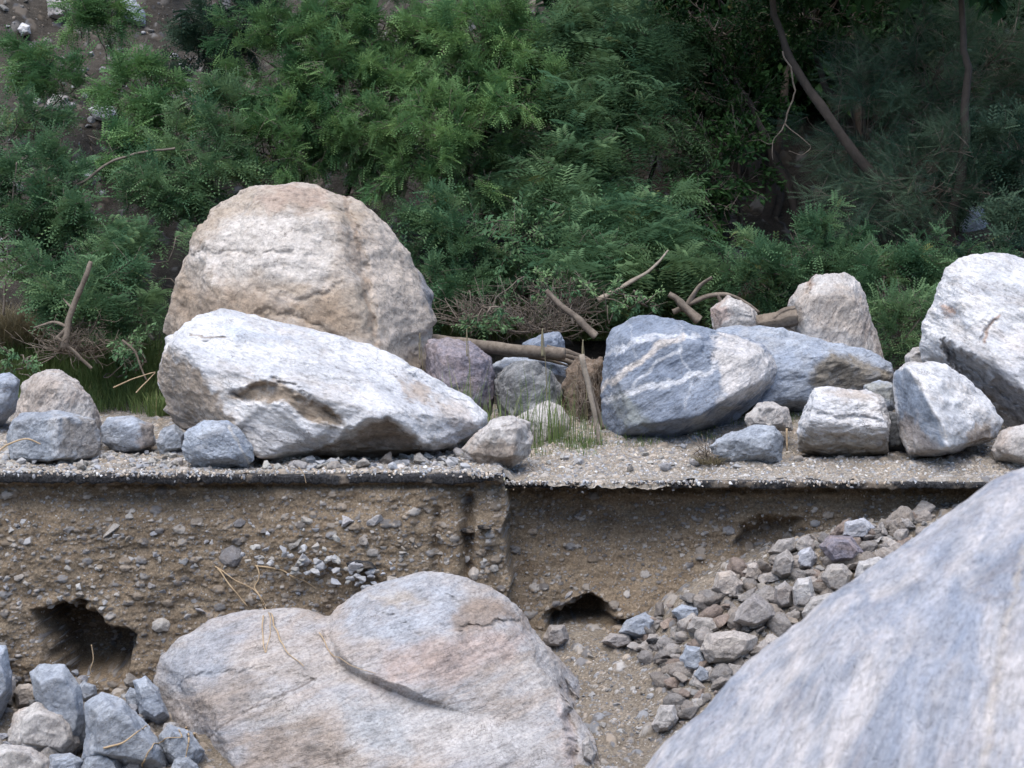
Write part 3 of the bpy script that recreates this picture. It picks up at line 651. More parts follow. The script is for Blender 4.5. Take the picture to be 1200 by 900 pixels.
# --- below the road
boulder('huge smooth streaked boulder with a long curved crack, at the foot of the bank', 'front',
    [(176, 815), (184, 770), (208, 745), (245, 722), (300, 712), (345, 710), (378, 738), (450, 765), (600, 800), (668, 815), (690, 850), (704, 895), (706, 1010), (560, 1120), (330, 1120), (200, 1010), (176, 880)],
    -.55, 1.0, [(250, 745, .25), (330, 735, .35), (385, 765, .60), (300, 800, .95), (240, 830, .9), (470, 832, 1.14), (560, 832, 1.12), (610, 830, 1.05), (650, 845, .85), (640, 880, 1.25), (699, 888, 1.35), (693, 862, .95), (703, 960, 1.7), (672, 845, .75), (600, 900, 1.35), (450, 900, 1.6), (280, 930, 1.35), (670, 900, .6), (450, 1080, 1.8), (300, 1050, 1.5), (630, 1050, 1.1)],
    lobes=[[(376, 748, 0), (388, 712, 0), (428, 684, 0), (490, 665, 0), (542, 669, 0), (592, 695, 0), (624, 740, 0), (657, 776, 0), (676, 800, 0), (686, 840, -.1), (686, 900, -.1), (400, 730, -.8), (500, 690, -.8), (620, 760, -.8), (600, 900, -.5), (400, 860, -.3),
            (384, 748, .52), (396, 770, .82), (430, 794, .98), (475, 811, 1.13), (525, 819, 1.15), (575, 822, 1.12), (640, 835, .98), (655, 880, 1.2), (699, 888, 1.2), (694, 858, .75), (660, 815, .6), (430, 715, .42), (500, 695, .40), (570, 712, .42), (520, 755, .92), (450, 760, .80), (620, 765, .62), (450, 850, .2), (600, 860, .3)]],
    rnd=.035, warp=.025, lv=8, seed=61, facet=.4, amp=.55, strata=(17, 2.2), back=.8,
    feats=[('area', [(236, 872), (262, 850), (300, 828), (335, 812), (372, 795), (300, 780), (200, 800)], 3, .03), ('crack', [(236, 872), (262, 850), (300, 828), (335, 812), (372, 795)], 1.4, .03),
           ('crack', [(540, 738), (570, 735), (596, 728), (614, 724)], 2.4, .05), ('crack', [(500, 680), (520, 695), (540, 715)], 5, .04),
           ('crack', [(655, 778), (662, 815), (672, 850), (676, 900)], 3, .05), ('crack', [(450, 718), (478, 738), (490, 744)], 1.6, .02),
           ('area', [(662, 790), (690, 840), (702, 900), (680, 960), (664, 850)], 5, .14)],
    paints=[([(400, 700), (440, 684), (500, 672), (545, 690), (535, 735), (480, 760), (400, 745)], (.38, .41, .46), .7, 12), ([(430, 700), (480, 695), (500, 705), (470, 715)], (.40, .32, .23), .55, 8),
            ([(540, 705), (600, 708), (622, 735), (610, 722), (560, 735), (530, 740)], (.30, .23, .18), .75, 7), ([(450, 770), (560, 738), (620, 745), (600, 770), (520, 800), (440, 805)], (.46, .35, .30), .65, 14),
            ([(190, 760), (250, 735), (290, 745), (260, 790), (190, 800)], (.33, .36, .41), .65, 12), ([(240, 800), (280, 780), (310, 800), (270, 850), (220, 840)], (.29, .24, .2), .6, 10),
            ([(260, 770), (330, 740), (400, 775), (430, 800), (340, 800)], (.47, .42, .38), .55, 12), ([(420, 830), (540, 830), (650, 870), (640, 900), (520, 880), (430, 870)], (.52, .50, .49), .7, 14),
            ([(280, 860), (400, 850), (420, 900), (280, 900)], (.31, .24, .185), .6, 14), ([(400, 820), (470, 835), (480, 890), (410, 870)], (.36, .39, .42), .55, 12),
            ([(655, 800), (668, 840), (676, 900), (664, 900), (655, 850)], (.60, .5, .46), .6, 5),
            ([(236, 872), (262, 850), (300, 828), (335, 812), (372, 795)], (.12, .10, .09), .7, 1.0, 'line', 2), ([(377, 738), (378, 755), (394, 774), (425, 796), (470, 815), (520, 824), (560, 819)], (.16, .13, .11), .65, .9, 'line', 2.5)])  # dark line painted along the curved crack stands for its shadow
boulder('blurred pale streaked boulder filling the lower right corner, nearest to the camera', 'near',
    [(758, 905), (815, 846), (862, 794), (912, 748), (960, 706), (1010, 672), (1085, 618), (1180, 562), (1250, 520), (1400, 480), (1700, 560), (1850, 900), (1700, 1500), (1200, 1700), (700, 1500), (600, 1150)],
    -8.6, 2.4, [(840, 950, .8), (1000, 800, .9), (1200, 700, 1.1), (1400, 650, 1.1), (1200, 1000, 1.8), (1500, 900, 1.6), (1000, 1300, 1.7), (1400, 1400, 1.7)],
    rnd=.12, warp=.02, lv=8, seed=71, facet=.15, amp=.5, strata=(60, 2.), back=.8,
    paints=[([(1110, 700), (1130, 690), (1150, 720), (1140, 780), (1120, 770)], (.34, .39, .49), .6, 14), ([(1090, 600), (1120, 640), (1110, 760), (1060, 900), (1020, 900), (1080, 760)], (.34, .39, .49), .45, 14),
            ([(1150, 900), (1170, 780), (1200, 640)], (.58, .52, .46), .7, 4, 'line', 4), ([(1155, 705), (1180, 695)], (.25, .24, .25), .7, 3, 'line', 3)])
# rubble blocks, bottom left
RUB = [
 ('tall blue grey slab leaning in the rubble at the lower left', 'blue', [(33, 787), (45, 778), (76, 777), (92, 802), (101, 842), (100, 868), (86, 887), (60, 870), (42, 825)], -1.0, .35, 81),
 ('blocky tan grey stone in front of the leaning blue slab', 'pale', [(8, 870), (17, 836), (44, 822), (74, 830), (90, 848), (93, 872), (80, 888), (50, 884), (14, 880)], -1.35, .35, 82),
 ('long blue-topped block with dark side sliding down the rubble to the right', 'blue', [(99, 824), (120, 811), (146, 820), (168, 846), (198, 882), (200, 902), (180, 910), (130, 900), (98, 890), (100, 850)], -1.3, .5, 83),
 ('narrow upright pale wedge stone against the smooth streaked boulder', 'greywhite', [(156, 798), (170, 791), (186, 805), (199, 840), (185, 852), (163, 838)], -.9, .3, 84),
 ('small rounded grey cobble on the rubble beside the leaning slab', 'stone', [(16, 812), (22, 802), (36, 801), (46, 815), (40, 830), (18, 832)], -1.1, .2, 85),
 ('rounded cream stone standing at the mouth of the left hollow', 'pale', [(27, 760), (33, 742), (45, 736), (56, 748), (60, 770), (48, 780), (32, 778)], -.5, .25, 86),
 ('grey boulder cut by the left edge above the rubble', 'greywhite', [(-40, 780), (-15, 757), (6, 758), (14, 790), (14, 815), (0, 842), (-40, 850)], -.9, .5, 87),
 ('pale stone cut by the bottom left corner', 'pale', [(-30, 880), (5, 871), (38, 876), (64, 893), (70, 930), (-30, 930)], -1.6, .4, 88),
 ('dark blue stone under the pale roots, left of the streaked boulder', 'blue', [(186, 862), (198, 848), (222, 856), (240, 880), (232, 898), (205, 900), (188, 885)], -1.2, .3, 89),
 ('round blue stone half cut by the bottom edge under the roots', 'blue', [(198, 905), (204, 890), (220, 886), (232, 896), (236, 920), (200, 920)], -1.5, .2, 90),
 ('flat blue stone at the bottom edge below the sliding block', 'blue', [(90, 905), (100, 886), (122, 878), (142, 890), (150, 915), (95, 920)], -1.6, .3, 91),
 ('dark grey stone at the bottom edge below the blocky tan stone', 'greywhite', [(50, 905), (60, 886), (82, 882), (98, 892), (96, 915), (55, 920)], -1.6, .3, 92),
 ('thin grey stone between the leaning slab and the wedge stone', 'greywhite', [(146, 815), (152, 805), (162, 810), (164, 838), (152, 840)], -.8, .15, 93),
 ('brown stone piece beside the small rounded grey cobble', 'pale', [(-6, 800), (4, 788), (18, 794), (18, 812), (6, 822), (-6, 818)], -.9, .2, 94),
 ('grey stone between the leaning slab and the sliding block', 'greywhite', [(88, 808), (98, 798), (112, 803), (114, 816), (98, 824)], -.85, .2, 95),
 ('small tan round stone at the bottom of the sliding block', 'stone', [(142, 900), (150, 889), (166, 891), (170, 906), (148, 912)], -1.6, .15, 96),
 # right scree
 ('purplish slab high in the scree under the right bank', 'purple', [(960, 640), (972, 627), (998, 629), (1014, 648), (1006, 660), (972, 662)], -.2, .35, 101),
 ('round grey stone just below the purplish slab', 'stone', [(962, 676), (970, 662), (988, 660), (1000, 672), (998, 688), (984, 698), (968, 694)], -.45, .25, 102),
 ('large triangular grey stone in the middle of the scree', 'stone', [(854, 731), (868, 708), (884, 694), (902, 708), (916, 723), (886, 740)], -.75, .3, 103),
 ('brown oblong block with pale veins low in the scree', 'stone', [(820, 762), (828, 742), (862, 738), (887, 746), (888, 764), (862, 780), (830, 778)], -1.0, .3, 104),
 ('blue stone with white stripes at the left end of the scree', 'greywhite', [(724, 742), (734, 726), (756, 717), (770, 726), (768, 746), (748, 750)], -.4, .25, 105),
 ('pale angular stone beside the edge of the nearest boulder', 'pale', [(763, 850), (774, 826), (790, 826), (797, 842), (784, 858), (770, 860)], -1.5, .25, 106),
 ('white stone standing against the right side of the streaked boulder', 'pale', [(682, 890), (682, 868), (690, 862), (699, 884), (694, 898)], -1.5, .2, 107),
 ('brown block at the left mouth of the right hollow', 'stone', [(636, 748), (644, 732), (662, 732), (668, 750), (656, 760), (640, 758)], -.3, .25, 108),
 ('knobbly grey stone at the upper left of the scree', 'stone', [(834, 690), (840, 670), (856, 668), (872, 684), (866, 702), (844, 702)], -.25, .25, 109),
 ('greenish grey upright stone left of the round stone', 'stone', [(928, 690), (934, 678), (950, 676), (956, 700), (948, 718), (930, 714)], -.55, .25, 110),
 ('small light block above the upright greenish stone', 'stone', [(930, 660), (936, 645), (950, 640), (958, 654), (952, 668), (936, 668)], -.3, .2, 111),
 ('faceted grey block left of the small light block', 'stone', [(904, 672), (908, 652), (922, 644), (934, 655), (930, 676), (914, 680)], -.2, .25, 112),
 ('light block in the scree above the large triangular stone', 'stone', [(906, 706), (908, 688), (920, 680), (930, 690), (928, 712), (914, 716)], -.6, .2, 113),
 ('square stone left of the faceted grey block', 'stone', [(872, 678), (876, 662), (888, 658), (894, 672), (888, 684)], -.25, .2, 114),
 ('pinkish stone against the edge of the nearest boulder', 'pale', [(938, 718), (950, 700), (974, 694), (984, 706), (970, 722), (942, 730)], -.75, .3, 115),
 ('blue flat stone at the upper left of the brown veined block', 'greywhite', [(786, 716), (798, 708), (818, 712), (820, 726), (800, 734)], -.5, .2, 116),
 ('grey slab poking out above the brown veined block', 'stone', [(804, 738), (812, 722), (836, 724), (848, 738), (826, 748)], -.7, .2, 117),
 ('white and blue chipped stone low at the left of the brown veined block', 'greywhite', [(796, 772), (804, 756), (820, 758), (830, 776), (818, 790), (800, 786)], -1.1, .2, 118),
 ('small blue stone below the chipped stone', 'blue', [(812, 792), (820, 780), (832, 786), (834, 798), (820, 802)], -1.25, .12, 119),
 ('large brown stone under the bank right of the purplish slab', 'stone', [(1000, 676), (1006, 658), (1030, 652), (1050, 662), (1040, 684), (1010, 692)], -.4, .3, 120),
 ('grey stone tucked in the bank above the purplish slab', 'stone', [(984, 628), (990, 612), (1012, 606), (1026, 618), (1018, 632), (996, 634)], .05, .25, 121),
 ('flat dark slab above the faceted grey block', 'stone', [(898, 648), (912, 632), (930, 630), (936, 644), (920, 654)], -.05, .2, 122),
 ('flat grey stone on the dirt mound near the right hollow', 'stone', [(704, 752), (716, 742), (738, 744), (744, 756), (722, 762)], -.6, .2, 123),
]
cols = [(1, 1, 1), (.85, .82, .78), (1.05, .98, .9), (.9, .95, 1.05), (.75, .72, .7)]
for i, (lab, mt, ol, Y, dp, sd_) in enumerate(RUB):
    O_ = np.array(ol, float); p = march([O_[:, 0].mean()], [min(O_[:, 1].max()-3, 915)], lower_z, -6, .9, 400)[0]
    if np.isfinite(p[0]) and sd_ not in (87, 88): Y = p[1] + .02
    boulder(lab, mt, ol, Y, dp*1.2, rnd=.012, warp=.035, lv=6, seed=sd_, facet=1.1, amp=.75, name='rock', cat='rock', color=cols[(i*3) % 5])
# stones on the hillside
HR = [('blue grey slab near the top edge on the scree slope', 'greywhite', [(140, -6), (155, -4), (170, 14), (171, 30), (158, 32), (142, 16)], 91),
      ('brown rock at the top left edge of the scree slope', 'pale', [(54, -8), (80, -8), (84, 14), (72, 24), (56, 20)], 131), ('flat white stone alone on the dark scree slope', 'white', [(205, 78), (212, 73), (224, 75), (222, 84), (210, 85)], 132),
      ('white stone under the sparse green shrub on the scree slope', 'white', [(103, 128), (112, 122), (132, 125), (140, 136), (128, 144), (110, 140)], 133), ('pale block left of the white stone on the scree slope', 'pale', [(54, 120), (62, 110), (80, 112), (84, 126), (70, 134), (56, 132)], 134),
      ('small white stone at the upper left of the scree slope', 'white', [(20, 34), (26, 26), (35, 30), (36, 40), (26, 42)], 135), ('narrow white stone low on the scree slope', 'white', [(97, 200), (101, 190), (108, 196), (110, 212), (103, 214)], 136),
      ('pale rock face showing between the dark trees at the top right', 'pale', [(1000, 10), (1030, -10), (1075, -8), (1085, 30), (1070, 55), (1030, 60), (1005, 40)], 137),
      ('grey rock showing through the brush right of the domed boulder', 'greywhite', [(1118, 262), (1130, 240), (1152, 242), (1162, 270), (1150, 292), (1124, 290)], 138),
      ('pale rock behind leaves at the upper middle right', 'pale', [(925, 20), (940, 8), (958, 16), (955, 34), (932, 38)], 139)]
for lab, mt, ol, sd_ in HR:
    c2 = np.mean(ol, 0); p = march([c2[0]], [c2[1]+4], upper_z, 5.5, 16, 300)[0]
    if not np.isfinite(p[0]): p = [0, 11, 0]
    boulder(lab, mt, ol, p[1]-.12, .35, rnd=.04, warp=.05, lv=5 if sd_ not in (137, 91) else 6, seed=sd_, name='rock', cat='rock')

# ------------------------------------------------------------------ loose stones (shared meshes)
protos = []
for i in range(14):
    rr = np.random.default_rng(100+i); npt = 9 if i < 9 else 40
    q = rr.normal(size=(npt, 3)); q /= np.linalg.norm(q, axis=1)[:, None]; q *= rr.uniform(.8, 1.1, (npt, 1)); q = q*np.array([1, .8, .62 if i < 9 else .7])*.5
    D, r, F = rock_shape(q, q.mean(0), 5, .05 if i < 9 else .12, .06, i+200)
    P = q.mean(0) + D*r[:, None]; P = P + D*(.10*facets(P, 3, i) + .03*fbm(P, 4, 4, .6, i))[:, None]
    P = P - P.mean(0); P /= np.abs(P[:, 0]).max()*2
    o = mesh_np('stone', P, F, 3, M['stone']); protos.append(o.data); bpy.data.objects.remove(o)
# plain low copies of the same stones, for gravel
gprot = []
for i in range(8):
    rr = np.random.default_rng(300+i); q = rr.normal(size=(10, 3)); q /= np.linalg.norm(q, axis=1)[:, None]; q = q*np.array([1, .8, .6])*.5
    D, r, F = rock_shape(q, q.mean(0), 3, .05, .05, i); gprot.append((D*r[:, None], F))
gprot5 = []
for i in range(10):
    rr = np.random.default_rng(500+i); q = rr.normal(size=(10, 3)); q /= np.linalg.norm(q, axis=1)[:, None]; q = q*np.array([1, .8, .65])*.5
    D, r, F = rock_shape(q, q.mean(0), 4, .04, .06, i); P = D*r[:, None]; gprot5.append((P + D*(.08*facets(P, 3, i))[:, None], F))
SC = [(1.12, 1.12, 1.14), (1.2, 1.18, 1.15), (.95, .90, .84), (.78, .8, .86), (1., .98, .97), (.7, .66, .62), (.85, .74, .62)]
QUEUE = []
def stone(p, d, label, group, cols=SC, sink=.0):
    if not np.isfinite(p[0]): return
    c = random.choice(cols); k_ = random.uniform(.8, 1.12)
    QUEUE.append(dict(p=(p[0], p[1], p[2]+sink*d), d=d, label=label, group=group, c=(c[0]*k_, c[1]*k_, c[2]*k_, 1), e=(random.uniform(-.6, .6), random.uniform(-.6, .6), random.uniform(0, 6.28)),
                      s=(d, d*random.uniform(.75, 1.1), d*random.uniform(.7, 1.1)), m=random.choice(protos)))
def flush_stones(limit):
    key = lambda q: -(1e3 if q['group'] is None else q['d']/(q['p'][1]+16))
    QUEUE.sort(key=key); V = []; F = []; C = []; nn = 0
    for i, q in enumerate(QUEUE):
        if i < limit:
            o = bpy.data.objects.new('stone', q['m']); COL.objects.link(o); o.location = q['p']; o.rotation_euler = q['e']; o.scale = q['s']; o.color = q['c']
            tag(o, q['label'], 'stone', q['group'])
        else:
            v, f = gprot5[i % len(gprot5)]; v = (v*np.array(q['s']))@np.array(Euler(q['e']).to_matrix()).T + np.array(q['p'])
            V.append(v); F.append(f+nn); nn += len(v); C.append(np.tile([*(np.array(q['c'][:3])*.36), 1], (len(v), 1)))
    if V:
        o = mesh_np('loose_stones', np.concatenate(V), np.concatenate(F), 3, M['dirt'], paint=np.concatenate(C))
        tag(o, 'the many smaller loose stones on the bank, the road edge and the scree', 'loose stones', None, 'stuff')
PALE = [(1.2, 1.2, 1.22), (1.15, 1.12, 1.05), (1.05, 1.08, 1.15), (1., .95, .88)]
# named stones in the bank: (px, py, px diameter, label)
BS = [(353, 657, 36, 'broad white stone lying flat in the bank above the roots'), (347, 636, 22, 'white stone perched just above the broad white stone'), (361, 611, 24, 'grey white stone high in the bank under the road'),
      (272, 651, 34, 'dark grey elongated stone lying in the bank left of the broad white stone'), (131, 621, 26, 'flat white stone high in the left bank'), (182, 649, 14, 'round pink-white pebble in the middle of the left bank'),
      (234, 715, 20, 'blue sliver of stone sticking out above the streaked boulder'), (189, 733, 22, 'grey chip near the right rim of the left hollow'), (8, 688, 16, 'white stone in the bank near the left edge'),
      (22, 677, 14, 'pale round stone right of the white stone near the left edge'), (406, 611, 20, 'white cobble near the middle of the bank under the road'), (437, 611, 22, 'white cobble right of the other white cobble under the road'),
      (426, 634, 18, 'bluish stone below the two white cobbles'), (556, 672, 20, 'grey oval stone on the block edge above the streaked boulder'), (578, 666, 13, 'small pale stone at the foot of the vertical bank edge'),
      (666, 697, 17, 'blue stone sliver above the right hollow'), (651, 708, 12, 'tan pebble left of the blue sliver above the right hollow'), (177, 687, 14, 'square blue white stone in the left bank'),
      (57, 705, 12, 'small blue stone above the left hollow'), (93, 696, 13, 'white stone above the left hollow'), (310, 622, 14, 'tan stone beside the elongated white one'), (281, 613, 16, 'tan cobble in the upper bank'),
      (242, 634, 16, 'pale stone in the bank straight above the blue sliver'), (335, 725, 10, 'white chip above the streaked boulder'), (445, 665, 26, None)]
P3 = on_wall([b[0] for b in BS], [b[1] for b in BS])
for (a, b, d, lab), p in zip(BS, P3):
    if lab: stone(p, d*pxm(0)*1.05, lab, None, PALE if 'dark' not in lab and 'tan' not in lab else [(.6, .6, .62)])
n = 230; PX = rng.uniform(5, 585, n); PY = rng.triangular(585, 640, 770, n)
for p, a in zip(on_wall(PX, PY), PX): stone(p, rng.triangular(3, 4, 18)*pxm(0), 'small stone stuck in the brown left face of the cut bank', 'small stones in the left bank face')
n = 45; PX = rng.uniform(600, 1000, n); PY = rng.uniform(590, 700, n)
for p in on_wall(PX, PY): stone(p, rng.uniform(4, 8)*pxm(0), 'small stone stuck in the shaded right face of the cut bank', 'small stones in the right bank face', [(.8, .75, .7), (.9, .88, .85)])
# stones gathered in the gully of the bank and above the streaked boulder
pl = [(350, 640), (365, 662), (392, 680), (430, 678), (380, 700), (330, 690)]
n = 75
for i in range(n):
    t = rng.uniform(); a = np.array([330, 630])*(1-t) + np.array([480, 676])*t + rng.normal(size=2)*[26, 12] + [0, 14]
    if a[1] > 690: a[1] -= 12
    p = on_wall(a[0], a[1])[0]; p[1] -= .10
    stone(p, rng.triangular(5, 9, 24)*pxm(0), 'pale stone spilled down the bank above the streaked boulder', 'stones spilled above the streaked boulder', PALE)
# asphalt crumbs
for j, (a, b, d, lab) in enumerate([(424, 662, 38, 'broken black piece of asphalt above the streaked boulder'), (548, 622, 22, 'black asphalt flake hanging in the notch of the bank'), (568, 618, 18, 'dark flake of asphalt right of the notch'),
                      (770, 752, 26, 'black lump of asphalt in the scree below the striped stone'), (834, 752, 22, 'black asphalt lump beside the brown veined block')]):
    p = on_wall(a, b)[0] if j < 3 else march([a], [b+4], lower_z, -6, 1, 300)[0]
    p[1] -= .06; O = [(a-d/2, b-2), (a-d*.2, b-d*.16), (a+d*.3, b-d*.1), (a+d/2, b+d*.12), (a+d*.1, b+d*.16), (a-d*.4, b+d*.1)]
    boulder(lab, 'asphalt', O, p[1], .14, rnd=.02, lv=5, seed=400+j, name='asphalt_chunk', cat='asphalt chunk')
# stones along the road edge (named), then the small ones
RS = [(453, 543, 24, 'tan flat stone on the road edge under the white boulder'), (492, 544, 26, 'low stone on the road edge at the right end of the white boulder'), (510, 548, 14, 'grey chip on the road edge near the jagged rock'),
      (329, 541, 18, 'top white stone of the little pile on the road edge'), (345, 548, 16, 'right white stone of the little pile on the road edge'), (395, 549, 12, 'small white stone alone under the white boulder overhang'),
      (208, 545, 18, 'round white pebble left of the egg-shaped stone'), (130, 541, 16, 'pale pebble on the road edge right of the square block'), (780, 551, 16, 'white stone on the gravel below the veined boulder'),
      (738, 552, 12, 'small grey stone on the gravel left of the white one'), (936, 540, 14, 'small stone on the gravel below the squat white rock'), (814, 546, 15, 'pinkish stone beside the dead grass knot on the gravel')]
for a, b, d, lab in RS:
    p = march([a], [b], upper_z, 0.02, 6, 500)[0]
    if not np.isfinite(p[0]): p = at(a, b, .1)
    stone(p, d*pxm(p[1]), lab, None, PALE if 'tan' not in lab else [(1.05, .95, .84)], sink=.2)
def rand_up(n, x0, x1, y0, y1):
    PX = rng.uniform(x0, x1, n); PY = rng.uniform(y0, y1, n); return march(PX, PY, upper_z, .03, 8, 500)
for p in rand_up(330, 0, 560, 522, 553):
    if np.isfinite(p[0]): stone(p, rng.triangular(.03, .045, .13), 'small pale stone scattered along the left road edge', 'small pale stones along the left road edge', PALE, .1)
for p in np.concatenate([rand_up(14, a_, a_+55, 532, 551) for a_ in (0, 60, 150, 310, 350, 455, 500)] + [rand_up(40, 0, 560, 518, 548)]):
    stone(p, rng.triangular(.05, .08, .19), 'fist-sized pale stone lying among the gravel along the left road edge', 'fist-sized stones along the left road edge', PALE, .15)
for p in rand_up(30, 600, 900, 520, 552):
    if p[1] > .42: stone(p, rng.triangular(.05, .06, .12), 'pale stone lying on the dirt right of the gap', 'pale stones on the dirt right of the gap', PALE, .15)
for p in rand_up(90, 610, 1180, 505, 556):
    if np.isfinite(p[0]) and p[1] > .42: stone(p, rng.triangular(.02, .03, .08), 'small stone scattered on the gravel right of the gap', 'small stones on the right gravel', PALE+SC, .1)
# scree stones, right
def in_poly(poly, n):
    poly = np.array(poly, float); out = []
    while len(out) < n:
        q = rng.uniform(poly.min(0), poly.max(0), (n*3, 2)); m = poly_sd(q[:, 0], q[:, 1], poly) > 0; out += list(q[m])
    return np.array(out[:n])
scree = [(835, 696), (870, 664), (920, 640), (1000, 616), (1100, 604), (1080, 640), (1010, 680), (930, 740), (870, 790), (800, 850), (770, 800), (740, 760), (780, 712)]
q = in_poly(scree, 420)
for p in march(q[:, 0], q[:, 1], lower_z, -6, 1.2, 400):
    if np.isfinite(p[0]): stone(p, rng.triangular(.04, .10, .30), 'angular grey brown stone in the scree under the right bank', 'angular stones of the scree under the right bank', [(.85, .79, .73), (.76, .69, .61), (.66, .64, .62), (.54, .50, .46), (.72, .60, .52), (1., .96, .92)], .15)
q = in_poly([(640, 750), (740, 755), (800, 850), (760, 895), (700, 900), (690, 850)], 60)
for p in march(q[:, 0], q[:, 1], lower_z, -6, 1.2, 400):
    if np.isfinite(p[0]): stone(p, rng.triangular(.02, .04, .10), 'small stone on the dirt mound right of the streaked boulder', 'small stones on the dirt mound', SC, .1)
q = in_poly([(0, 775), (60, 790), (150, 800), (190, 850), (240, 900), (0, 905)], 75)
for p in march(q[:, 0], q[:, 1], lower_z, -6, 1.2, 400):
    if np.isfinite(p[0]): stone(p + np.array([0, 0, .06]), rng.triangular(.06, .10, .24), 'grey rubble stone filling the gaps at the lower left', 'grey rubble stones at the lower left', [(.9, .95, 1.05), (1., 1., 1.), (.8, .78, .75)], .1)
q = in_poly([(0, 0), (260, 0), (250, 100), (150, 180), (110, 340), (0, 350)], 110)
for p in march(q[:, 0], q[:, 1], hillf, 5, 18, 300):
    if np.isfinite(p[0]): stone(p, rng.triangular(.05, .08, .26), 'stone lying on the dark scree slope at the upper left', 'stones on the scree slope', [(.8, .8, .82), (.6, .58, .55), (.95, .95, .97)], .2)
flush_stones(296)
# gravel: one object of very many little stones
def gravel(name, P, dmin, dmax, tone):
    V = []; F = []; C = []; nn = 0
    for p in P:
        if not np.isfinite(p[0]): continue
        v, f = gprot[rng.integers(8)]; d = rng.triangular(dmin, dmin*1.3, dmax); R = np.array(Euler(rng.uniform(0, 6.28, 3)).to_matrix())
        V.append(v@R.T*d + p); F.append(f+nn); nn += len(v); c = np.array(TONES[rng.integers(len(TONES))])*rng.uniform(.7, 1.25)*tone
        C.append(np.tile([*np.clip(c, 0, .7), 1], (len(v), 1)))
    o = mesh_np(name, np.concatenate(V), np.concatenate(F), 3, M['dirt'], paint=np.concatenate(C)); tag(o, kind='stuff'); return o
g1 = np.concatenate([rand_up(3800, 0, 575, 515, 556), rand_up(3200, 600, 1190, 500, 560)]); g1 = g1[np.isfinite(g1[:, 0])]
g1 = g1[(g1[:, 0] < EDGE_X) | (g1[:, 1] > .43)]
xe = np.concatenate([rng.uniform(-5, 5, 230), rng.uniform(0, 1.6, 420), rng.normal(-2.9, .4, 120), rng.normal(2.6, .3, 90), rng.uniform(-.35, .3, 120)])
ye = np.where(xe < EDGE_X, -.045, .335) + rng.normal(size=len(xe))*.02
g1 = np.concatenate([g1, np.stack([xe, ye, np.where(xe < EDGE_X, 0, -.105) - rng.exponential(.012, len(xe))], -1)])
o = gravel('gravel', g1, .012, .06, 1.5); o['label'] = 'pale gravel scattered over the dusty road edge'; o['category'] = 'gravel'
q = in_poly([(640, 748), (760, 748), (840, 680), (960, 610), (1060, 600), (1000, 700), (800, 860), (720, 905), (690, 905)], 2600)
q2 = in_poly([(0, 775), (150, 800), (240, 905), (0, 905)], 500)
o = gravel('gravel', march(np.r_[q[:, 0], q2[:, 0]], np.r_[q[:, 1], q2[:, 1]], lower_z, -6, 1.2, 400), .012, .05, .95); o['label'] = 'loose gravel on the dirt below the bank'; o['category'] = 'gravel'
PX = rng.uniform(0, 1190, 3800); PY = 575 + 215*rng.beta(1.1, 1.5, 3800)
o = gravel('gravel', on_wall(PX, PY), .010, .034, .85); o['label'] = 'fine gravel bedded in the face of the cut bank'; o['category'] = 'gravel'
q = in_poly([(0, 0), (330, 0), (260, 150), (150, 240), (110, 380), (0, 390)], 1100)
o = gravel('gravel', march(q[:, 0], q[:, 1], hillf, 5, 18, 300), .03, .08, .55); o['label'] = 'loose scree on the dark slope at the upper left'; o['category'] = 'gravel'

# ------------------------------------------------------------------ wood, roots, sticks
def stick(label, pts, Y, r0, r1, mat='drift', name='stick', cat='stick', k=9, rough=.3, n=34, extra=(), group=None, wig=.01, ys=None, power=1.):
    t = Tubes()
    def one(pts, r0, r1, ys_=None):
        pts = np.array(pts, float); yy = np.full(len(pts), Y) if ys_ is None else np.array(ys_, float)
        p = bend_poly(at(pts[:, 0], pts[:, 1], yy), n); p = p + wig*np.stack([noise(p*6), noise(p*6+5), noise(p*6+9)], -1)
        t.add(p, r0, r1, k, rough, power=power)
    one(pts, r0*.8, r1*.8, ys)
    for e in extra: one(e[0], e[1]*.8, e[2]*.8, e[3] if len(e) > 3 else None)
    V = np.concatenate(t.V); loc = V.mean(0); loc[2] = V[:, 2].min()
    o = t.build(name, M[mat], loc); return tag(o, label, cat, group)
stick('split pale log lying across the rocks behind the purplish granite', [(500, 398), (540, 402), (600, 409), (662, 414)], 3.5, .085, .075, name='log', cat='log', k=12, rough=.2, ys=[3.6, 3.5, 3.4, 3.3],
      extra=[([(640, 408), (665, 412), (690, 420)], .05, .012), ([(640, 416), (670, 424), (697, 432)], .045, .01), ([(630, 412), (670, 418), (700, 426)], .04, .008), ([(620, 418), (650, 424), (672, 430)], .03, .008)])
stick('straight bare stick leaning upright left of the veined boulder', [(681, 415), (690, 455), (699, 495), (703, 523)], 1.75, .034, .027, 'stick', n=12, k=7)
stick('shorter split stick beside the straight upright stick', [(688, 440), (697, 470), (707, 503)], 1.8, .02, .02, 'drift', n=10, k=6, wig=.004)
stick('broken pale branch poking from the brush left of the veined boulder', [(640, 340), (655, 355), (668, 366), (680, 376), (698, 394)], 4.6, .03, .05, name='branch', cat='branch', extra=[([(650, 352), (668, 366), (672, 380)], .03, .02)])
stick('bare curved branch rising out of the brush in the middle', [(700, 352), (722, 340), (742, 329), (757, 320), (772, 307), (783, 293)], 5.2, .040, .012, 'stick', name='branch', cat='branch')
stick('forked driftwood branch behind the small knobbly rock', [(788, 366), (815, 353), (842, 345), (862, 349), (890, 366)], 4.8, .034, .018, name='branch', cat='branch', extra=[([(806, 357), (816, 338), (834, 325)], .036, .02), ([(842, 345), (848, 360)], .03, .02)])
stick('thick weathered log end lying left of the forked driftwood', [(784, 345), (794, 352), (803, 362), (818, 376)], 4.7, .03, .052, rough=.5, name='log', cat='log', k=10)
